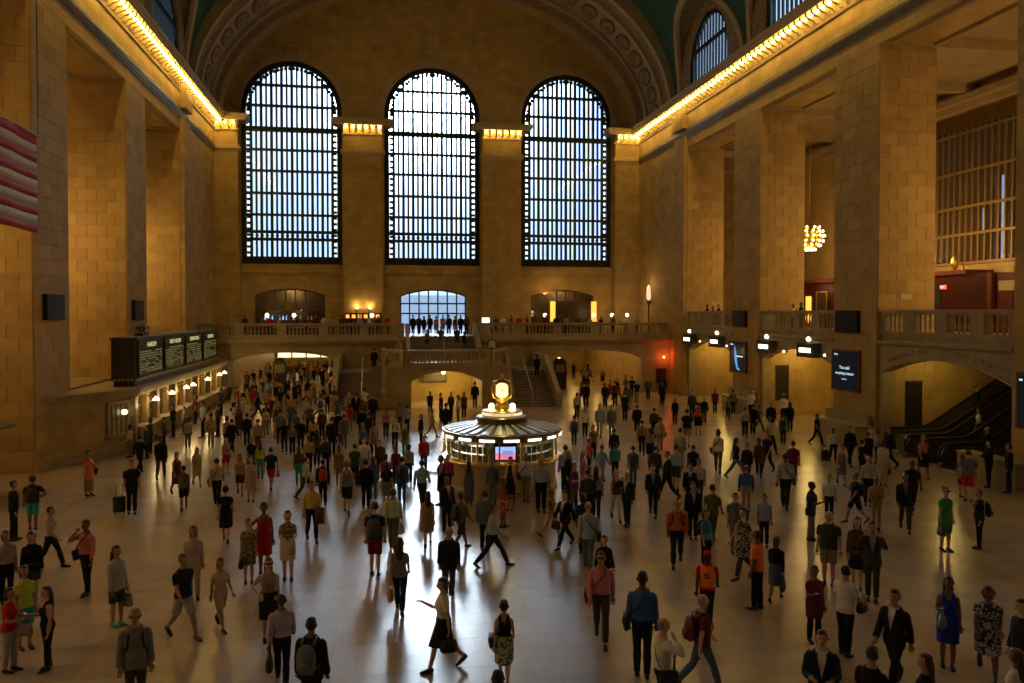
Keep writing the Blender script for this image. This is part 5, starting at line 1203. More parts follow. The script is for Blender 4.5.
    for k in keys:
        a, b = np.array(bones[k][0]), np.array(bones[k][1]); ab = b - a; t = ((V - a) @ ab)/(ab @ ab); tc = np.clip(t, 0, 1)
        d = np.linalg.norm(V - (a + tc[:, None]*ab), axis=1) - rad[k[0]]
        D.append(d); T.append(t)
    D = np.array(D); T = np.array(T); bi = D.argmin(0)
    B.reg = np.array([k[0] for k in keys])[bi]; B.t = T[bi, np.arange(nv)]
    B.V, B.N, B.F, B.dz, B.bones, B.hands, B.g, B.pose = V, N, F, dz, bones, hands, g, pose
    mb = MB(); mb.v = [tuple(p) for p in V]; mb.f = list(F); mb.m = [0]*len(F)
    for s, wr, fd in (hands if vox < 0.03 else []):                     # palm, four unequal curled fingers, thumb from the side of the palm
        side = fd.cross(Vector((0, 1, 0))); side = (side if side.length > 0.2 else fd.cross(Vector((0, 0, 1)))).normalized()
        pn = fd.cross(side).normalized(); inn = pn if pn.dot(Vector((-s, -0.3, 0))) > 0 else -pn
        mb.tube([wr - fd*0.02, wr + fd*0.03, wr + fd*0.085], [(0.026, 0.022), (0.036, 0.017), (0.038, 0.014)], 8)
        for q, L_ in zip((-1.5, -0.5, 0.5, 1.5), (0.058, 0.070, 0.074, 0.064)):
            b0 = wr + fd*0.08 + side*q*0.019; b1 = b0 + fd*L_*0.55 + inn*0.012; b2 = b1 + fd*L_*0.35 + inn*0.028
            mb.tube([b0, b1, b2], [0.0095, 0.009, 0.0075], 5)
        b0 = wr + fd*0.03 + side*0.03; mb.tube([b0, b0 + fd*0.03 + side*0.025 + inn*0.01, b0 + fd*0.06 + side*0.028 + inn*0.022], [0.012, 0.011, 0.009], 5)
    B.mesh = mb.mesh('body', 'skin_mid', True)
    B.cache = {}
    BODY[(g, pose, vox)] = B
    return B
def subset(B, mask, offs, name):
    idx = np.flatnonzero(mask); remap = -np.ones(len(B.V), int); remap[idx] = np.arange(len(idx))
    o = offs[idx] if hasattr(offs, '__len__') else offs
    P = B.V[idx] + B.N[idx]*(o[:, None] if hasattr(o, '__len__') else o)
    mb = MB(); mb.v = [tuple(p) for p in P]
    for f in B.F:
        r = [remap[i] for i in f]
        if min(r) >= 0: mb.f.append(tuple(int(q) for q in r)); mb.m.append(0)
    return mb
def skirt(B, mb, ztop, zbot, flare, folds=0.0):
    nr, n = 9, 22; legm = np.isin(B.reg, ['thigh', 'shin', 'torso'])
    b0 = len(mb.v); px = py = 0
    for i in range(nr + 1):
        z = ztop + (zbot - ztop)*i/nr; sel = legm & (np.abs(B.V[:, 2] - z) < 0.04)
        if sel.any():
            q = B.V[sel]; x0, x1, y0, y1 = q[:, 0].min(), q[:, 0].max(), q[:, 1].min(), q[:, 1].max()
        cx, cy = (x0 + x1)/2, (y0 + y1)/2; rx, ry = (x1 - x0)/2 + 0.022, (y1 - y0)/2 + 0.022
        rx, ry = max(rx, px*0.985), max(ry, py*0.985); px, py = rx, ry
        f = 1 + flare*i/nr
        for k in range(n):
            a = 2*PI*k/n; w_ = 1 + folds*(i/nr)*(1 if k % 2 else -1)
            mb.v.append((cx + rx*f*w_*math.cos(a), cy + ry*f*w_*math.sin(a), z))
    for i in range(nr):
        for k in range(n): mb.f.append((b0 + i*n + k, b0 + (i+1)*n + k, b0 + (i+1)*n + (k+1) % n, b0 + i*n + (k+1) % n)); mb.m.append(0)
def garment(B, kind):
    if kind in B.cache: return B.cache[kind]
    V, reg, t, dz = B.V, B.reg, B.t, B.dz; z = V[:, 2] - dz; x, y = V[:, 0], V[:, 1]
    body = np.isin(reg, ['torso', 'neck']) | ((reg == 'thigh') & (z > 0.9))
    arm = lambda lim: (reg == 'upper') & (t < lim)
    fore = lambda lim: (reg == 'fore') & (t < lim)
    hipz = z > 0.90
    nm = kind
    tucked = kind.endswith('_in')
    if tucked: kind = kind[:-3]
    if kind in ('tee', 'shirt', 'tank', 'polo'):
        hem = {'tee': 0.90, 'polo': 0.88, 'shirt': 0.99, 'tank': 0.93}[kind] if not tucked else 1.045
        mk = body & (z > hem) & (z < 1.498)
        if kind in ('tee', 'polo'): mk = mk | arm(0.72)
        elif kind == 'shirt': mk = mk | arm(2) | fore(0.93)
        else: mk = mk & ((z < 1.37) | ((np.abs(x) > 0.04) & (np.abs(x) < 0.115)))
        if kind != 'shirt': mk = mk | ((reg == 'thigh') & (z > hem))
        off = np.where(z < 1.05, 0.022, 0.016) - np.where(reg == 'fore', 0.003, 0)
        mb = subset(B, mk, off, kind); nm = 'shirt'
    elif kind in ('jacket', 'coat', 'jacketv'):
        lo = 0.80 if kind != 'coat' else 0.62
        mk = (body | ((reg == 'thigh'))) & (z > lo) & (z < 1.50) | arm(2) | fore(0.95)
        if kind == 'jacketv': mk &= ~((y < -0.02) & (np.abs(x) < np.clip((z - 1.08)*0.24, 0, 0.075)) & np.isin(reg, ['torso', 'neck']))
        off = np.where(z < 1.0, 0.032, 0.023)
        mb = subset(B, mk, off, kind); nm = 'jacket'
    elif kind == 'vest':
        mk = body & (z > 0.96) & (z < 1.46) & (np.abs(x) < 0.165); mb = subset(B, mk, np.full(len(V), 0.034), kind); nm = 'safety_vest'
    elif kind in ('pants', 'jeans', 'shorts'):
        mk = ((reg == 'torso') & (z < 1.04)) | (reg == 'thigh') | ((reg == 'shin') & (t < 0.97))
        if kind == 'shorts': mk = ((reg == 'torso') & (z < 1.04)) | ((reg == 'thigh') & (t < 0.93))
        off = np.where(reg == 'shin', 0.013 + 0.010*np.clip(t, 0, 1), 0.010)
        if kind == 'shorts': off = np.where(reg == 'thigh', 0.014 + 0.02*np.clip(t, 0, 1), 0.010)
        mb = subset(B, mk, off, kind); nm = 'shorts' if kind == 'shorts' else 'trousers'
    elif kind in ('skirt', 'miniskirt', 'longskirt'):
        mb = MB(); zt = 1.06; skirt(B, mb, zt + dz, {'skirt': 0.52, 'miniskirt': 0.62, 'longskirt': 0.16}[kind] + dz, 0.12 if kind != 'miniskirt' else 0.04, 0.02); nm = 'skirt'
    elif kind in ('dress', 'sdress', 'ldress', 'tunic'):
        mk = body & (z > 1.0) & (z < 1.47)
        if kind in ('sdress', 'tunic'): mk = mk | arm(0.65)
        else: mk = mk & ((z < 1.37) | ((np.abs(x) > 0.04) & (np.abs(x) < 0.115)))
        mb = subset(B, mk, np.full(len(V), 0.016), kind); skirt(B, mb, 1.07 + dz, {'dress': 0.50, 'sdress': 0.52, 'ldress': 0.12, 'tunic': 0.60}[kind] + dz, 0.10, 0.02); nm = 'dress'
    elif kind.startswith('hair'):
        hd = np.isin(reg, ['head', 'neck']); st_ = kind[5:]
        fr = z > (1.735 if st_ != 'cap' else 1.72); bk = (y > -0.015 + (1.69 - z)*0.25) & (z > (1.61 if st_ == 'short' else 1.57))
        if st_ == 'balding': fr = np.zeros(len(V), bool); bk = (y > 0.0) & (z > 1.62) & (z < 1.74)
        if st_ in ('cap',): bk = (z > 1.70)
        mb = subset(B, hd & (fr | bk), np.full(len(V), 0.010 if st_ in ('short', 'balding') else 0.016), kind)
        if st_ == 'long': mb.tube([(0, 0.045, 1.72 + dz), (0, 0.07, 1.62 + dz), (0, 0.085, 1.5 + dz), (0, 0.10, 1.36 + dz), (0, 0.10, 1.26 + dz)], [(0.070, 0.05), (0.088, 0.055), (0.095, 0.045), (0.085, 0.035), (0.04, 0.02)], 12)
        if st_ == 'bob': mb.tube([(0, 0.03, 1.72 + dz), (0, 0.045, 1.62 + dz), (0, 0.05, 1.53 + dz)], [(0.075, 0.06), (0.09, 0.062), (0.07, 0.05)], 12)
        if st_ == 'bun': mb.ball((0, 0.095, 1.76 + dz), 0.045, 10)
        if st_ == 'tail': mb.tube([(0, 0.09, 1.71 + dz), (0, 0.14, 1.66 + dz), (0, 0.14, 1.5 + dz), (0, 0.13, 1.42 + dz)], [0.025, 0.035, 0.03, 0.01], 8)
        if st_ == 'cap':
            mb.v += []; mb.tube([(0, -0.09, 1.728 + dz), (0, -0.185, 1.712 + dz)], [(0.070, 0.010), (0.055, 0.008)], 10)
        nm = 'cap' if st_ == 'cap' else 'hair'
    elif kind.startswith('shoe'):
        s = 1 if kind[-1] == 'L' else -1; h0, h1 = B.bones[('sole', s)]
        mb = MB(); d = (h1 - h0); u = Vector((0, 0, 1))
        mb.tube([h0 - d*0.06 + u*0.012, h0 + d*0.15 + u*0.012, h0 + d*0.55, h0 + d*0.9 - u*0.006, h0 + d*1.1 - u*0.010], [(0.030, 0.040), (0.043, 0.052), (0.050, 0.040), (0.046, 0.030), (0.022, 0.016)], 10); nm = 'shoe'
    elif kind.startswith('lapel'):
        s = 1 if kind[-1] == 'L' else -1; mb = MB(); zs = [1.07, 1.15, 1.23, 1.31, 1.38, 1.44, 1.475]; vs = []
        for q in zs:
            rx, ry, cy = (np.interp(q, B.sec[:, 0], B.sec[:, c]) for c in (1, 2, 3)); xi = max(0.004, min(0.072, (q - 1.08)*0.22)); wd = 0.05 if 1.2 < q < 1.4 else 0.03
            for xx in (xi - 0.006, xi + wd): vs.append((s*xx, cy - (ry + 0.036)*math.sqrt(max(0.1, 1 - (xx/(rx + 0.03))**2)), q + dz))
        mb.add(vs, [(2*i, 2*i + 1, 2*i + 3, 2*i + 2) for i in range(len(zs) - 1)]); nm = 'lapel'
    elif kind == 'emblem':
        mb = MB(); mb.tube([(0.05*math.cos(a*PI/6), 0.172, 1.25 + dz + 0.05*math.sin(a*PI/6)) for a in range(12)], 0.014, 6); nm = 'emblem'
    elif kind == 'tie':
        mb = MB(); yy = -0.165; mb.add([(-0.02, yy, 1.44 + dz), (0.02, yy, 1.44 + dz), (0.03, yy - 0.01, 1.10 + dz), (0, yy - 0.01, 1.05 + dz), (-0.03, yy - 0.01, 1.10 + dz)], [(0, 1, 2, 3, 4)]); nm = 'tie'
    elif kind == 'face':
        mb = MB()
        for s in (-1, 1): mb.ball((s*0.031, -0.100, 1.688 + dz), 0.011, 6, sz=0.007); mb.box(s*0.031 - 0.017, s*0.031 + 0.017, -0.112, -0.096, 1.705 + dz, 1.710 + dz)
        mb.box(-0.024, 0.024, -0.113, -0.098, 1.613 + dz, 1.622 + dz); nm = 'face_marks'
    elif kind == 'shades':
        mb = MB(); mb.box(-0.072, 0.072, -0.118, -0.085, 1.674 + dz, 1.705 + dz); nm = 'sunglasses'
    me = mb.mesh(nm, 'cloth_black', kind not in ('face', 'shades', 'tie'))
    if tucked: kind += '_in'
    B.cache[kind] = (nm, me)
    return B.cache[kind]
def wear(parent, B, kind, material):
    nm, me = garment(B, kind); o = link(nm, me, parent); sl = o.material_slots[0]; sl.link = 'OBJECT'; sl.material = M[material]
    return o
GN = dict(tee='T-shirt', polo='polo shirt', shirt='shirt', tank='sleeveless top', jacket='jacket', coat='long coat', jacketv='suit jacket', pants='trousers', jeans='jeans', shorts='shorts', skirt='skirt', miniskirt='short skirt', longskirt='long skirt', dress='dress', sdress='dress', ldress='long dress', tunic='tunic', vest='safety vest')
cw_ = lambda c: WORD.get(c, c)
PEOPLE = []       # dicts; built after positions are settled
def P(spec, **kw):
    a = spec.split(); d = dict(u=float(a[0]), vh=float(a[1]), vf=float(a[2]), g=a[3], pose=a[4], face=float(a[5]), top=a[6], bot=a[7], hair=a[8], skin='mid', bag=[], under=None, wide=1.0, near=False, at=None, shoe='black', note='')
    for e in a[9:]:
        k, v = e.split('=')
        if k == 'bag': d['bag'].append(v)
        elif k == 'wide': d[k] = float(v)
        elif k == 'at': d[k] = tuple(float(q) for q in v.split(','))
        else: d[k] = v
    if d['at']:
        y, z = d['at']; p = on_y(d['u'], 330, y); d['p'] = Vector((p.x, y, z)); d['h'] = 1.74 if d['g'] == 'm' else 1.64
    elif d['vf'] > 0:
        p = on_z(d['u'], d['vf'] - 1.5, 0); d['p'] = p
        dd = ray(d['u'], d['vh']); tq = (p.xy.dot(Vector((dd.x, dd.y))))/(dd.x**2 + dd.y**2); hz = H + dd.z*tq
        d['h'] = min(1.93, max(1.5, hz))
    else:
        h = float(d.get('ht', 0)) or (1.77 if d['g'] == 'm' else 1.66); q = on_z(d['u'], d['vh'], h); d['p'] = Vector((q.x, q.y, 0)); d['h'] = h
    PEOPLE.append(d)

def build_bag(d, B, root, kind, col, side):
    """a carried thing: its own top-level object at the person's place"""
    sc = root.scale; mats = 'bag_' + col
    if mats not in M: mat(mats, CLR.get(col, (0.03, 0.03, 0.03)), 0.55, noise=0.1, nscale=8)
    nmn = dict(backpack='backpack', shoulder='shoulder_bag', tote='tote_bag', handbag='handbag', suitcase='suitcase', plastic='carrier_bag', wicker='wicker_bag', jacket='folded_jacket', phone='mobile_phone')[kind]
    b = empty(nmn, root.location, root.rotation_euler.z); b.scale = root.scale; dz = B.dz
    wr = {s: w_ + f*0.07 for s, w_, f in B.hands}
    s = side
    if kind == 'backpack':
        m = MB(); m.tube([(0, 0.235, 0.98 + dz), (0, 0.245, 1.06 + dz), (0, 0.24, 1.22 + dz), (0, 0.22, 1.36 + dz), (0, 0.20, 1.43 + dz)], [(0.10, 0.05), (0.155, 0.085), (0.165, 0.085), (0.14, 0.065), (0.06, 0.03)], 14); m.build('pack', mats, b, True)
        m = MB(); m.tube([(0, 0.325, 1.02 + dz), (0, 0.335, 1.1 + dz), (0, 0.32, 1.2 + dz)], [(0.08, 0.03), (0.115, 0.04), (0.09, 0.02)], 12); m.build('pocket', mats, b, True)
        for q in (-1, 1): MB().tube([(q*0.10, 0.17, 1.42 + dz), (q*0.10, 0.03, 1.495 + dz), (q*0.105, -0.11, 1.40 + dz), (q*0.12, -0.165, 1.24 + dz), (q*0.165, -0.05, 1.08 + dz), (q*0.14, 0.17, 1.05 + dz)], [(0.022, 0.010)]*6, 6).build('strap', mats, b, True)
    elif kind == 'shoulder':
        m = MB(); m.tube([(s*0.26, -0.15, 0.93 + dz), (s*0.265, -0.13, 0.93 + dz), (s*0.265, 0.13, 0.93 + dz), (s*0.26, 0.15, 0.93 + dz)], [(0.02, 0.06), (0.05, 0.13), (0.05, 0.13), (0.02, 0.06)], 10); m.build('bag_body', mats, b)
        m = MB(); m.box(s*0.305, s*0.325, -0.14, 0.14, 0.93 + dz, 1.05 + dz); m.build('flap', mats, b)
        m = MB(); m.tube([(s*0.24, -0.10, 1.03 + dz), (s*0.10, -0.165, 1.2 + dz), (-s*0.05, -0.15, 1.36 + dz), (-s*0.11, -0.02, 1.495 + dz), (-s*0.04, 0.13, 1.36 + dz), (s*0.12, 0.15, 1.18 + dz), (s*0.24, 0.10, 1.03 + dz)], [(0.018, 0.008)]*7, 6); m.build('strap', mats, b, True)
    elif kind in ('tote', 'handbag', 'plastic', 'wicker'):
        w_ = wr[s]; W, T_, Hh = dict(tote=(0.19, 0.07, 0.30), handbag=(0.17, 0.075, 0.23), plastic=(0.13, 0.09, 0.32), wicker=(0.22, 0.10, 0.26))[kind]
        zt = w_.z - 0.12; zb = max(zt - Hh, 0.06)
        m = MB(); m.tube([(w_.x, w_.y, zb), (w_.x, w_.y, zb + 0.04), (w_.x, w_.y, zb + (zt - zb)*0.5), (w_.x, w_.y, zt)], [(T_*0.9, W*0.85), (T_*1.1, W), (T_, W*0.97), (T_*0.55, W*0.85)], 12); m.build('bag_body', mats, b, kind != 'tote')
        for q in (-1, 1): MB().tube([(w_.x + q*T_*0.4, w_.y - W*0.45, zt), (w_.x + q*0.012, w_.y - W*0.25, zt + 0.11), (w_.x + q*0.01, w_.y, zt + 0.135), (w_.x + q*0.012, w_.y + W*0.25, zt + 0.11), (w_.x + q*T_*0.4, w_.y + W*0.45, zt)], 0.008, 6).build('handle', mats, b)
    elif kind == 'suitcase':
        m = MB(); x = s*0.36; m.tube([(x, 0.12, 0.07), (x, 0.12, 0.12), (x, 0.12, 0.56), (x, 0.12, 0.60)], [(0.16, 0.10), (0.19, 0.125), (0.19, 0.125), (0.16, 0.10)], 12); m.build('case', mats, b)
        MB().tube([(x - 0.09, 0.20, 0.58), (x - 0.09, 0.15, 0.96), (x + 0.09, 0.15, 0.96), (x + 0.09, 0.20, 0.58)], 0.012, 6).build('pull_handle', 'steel_dark', b)
        for q in (-1, 1): MB().tube([(x + q*0.13 - 0.02, 0.16, 0.04), (x + q*0.13 + 0.02, 0.16, 0.04)], 0.04, 10).build('wheel', 'rubber', b)
    elif kind == 'jacket':
        w_ = wr[s]; m = MB(); m.tube([(w_.x, w_.y + 0.10, w_.z + 0.06), (w_.x, w_.y + 0.02, w_.z + 0.02), (w_.x, w_.y, w_.z - 0.20), (w_.x, w_.y + 0.02, w_.z - 0.42)], [(0.10, 0.05), (0.15, 0.07), (0.14, 0.055), (0.11, 0.03)], 10); m.build('cloth', mats, b, True)
        MB().tube([(w_.x + 0.06, w_.y - 0.06, w_.z - 0.05), (w_.x + 0.09, w_.y - 0.07, w_.z - 0.4)], [(0.05, 0.03), (0.035, 0.02)], 8).build('sleeve', mats, b, True)
    elif kind == 'phone':
        w_ = wr[-1]; MB().box(w_.x - 0.018, w_.x + 0.018, w_.y - 0.035, w_.y + 0.035, w_.z - 0.005, w_.z + 0.012).build('case', 'black_plastic', b); MB().box(w_.x - 0.015, w_.x + 0.015, w_.y - 0.03, w_.y + 0.03, w_.z + 0.012, w_.z + 0.014).build('display', 'screen_text', b)
    return b, nmn
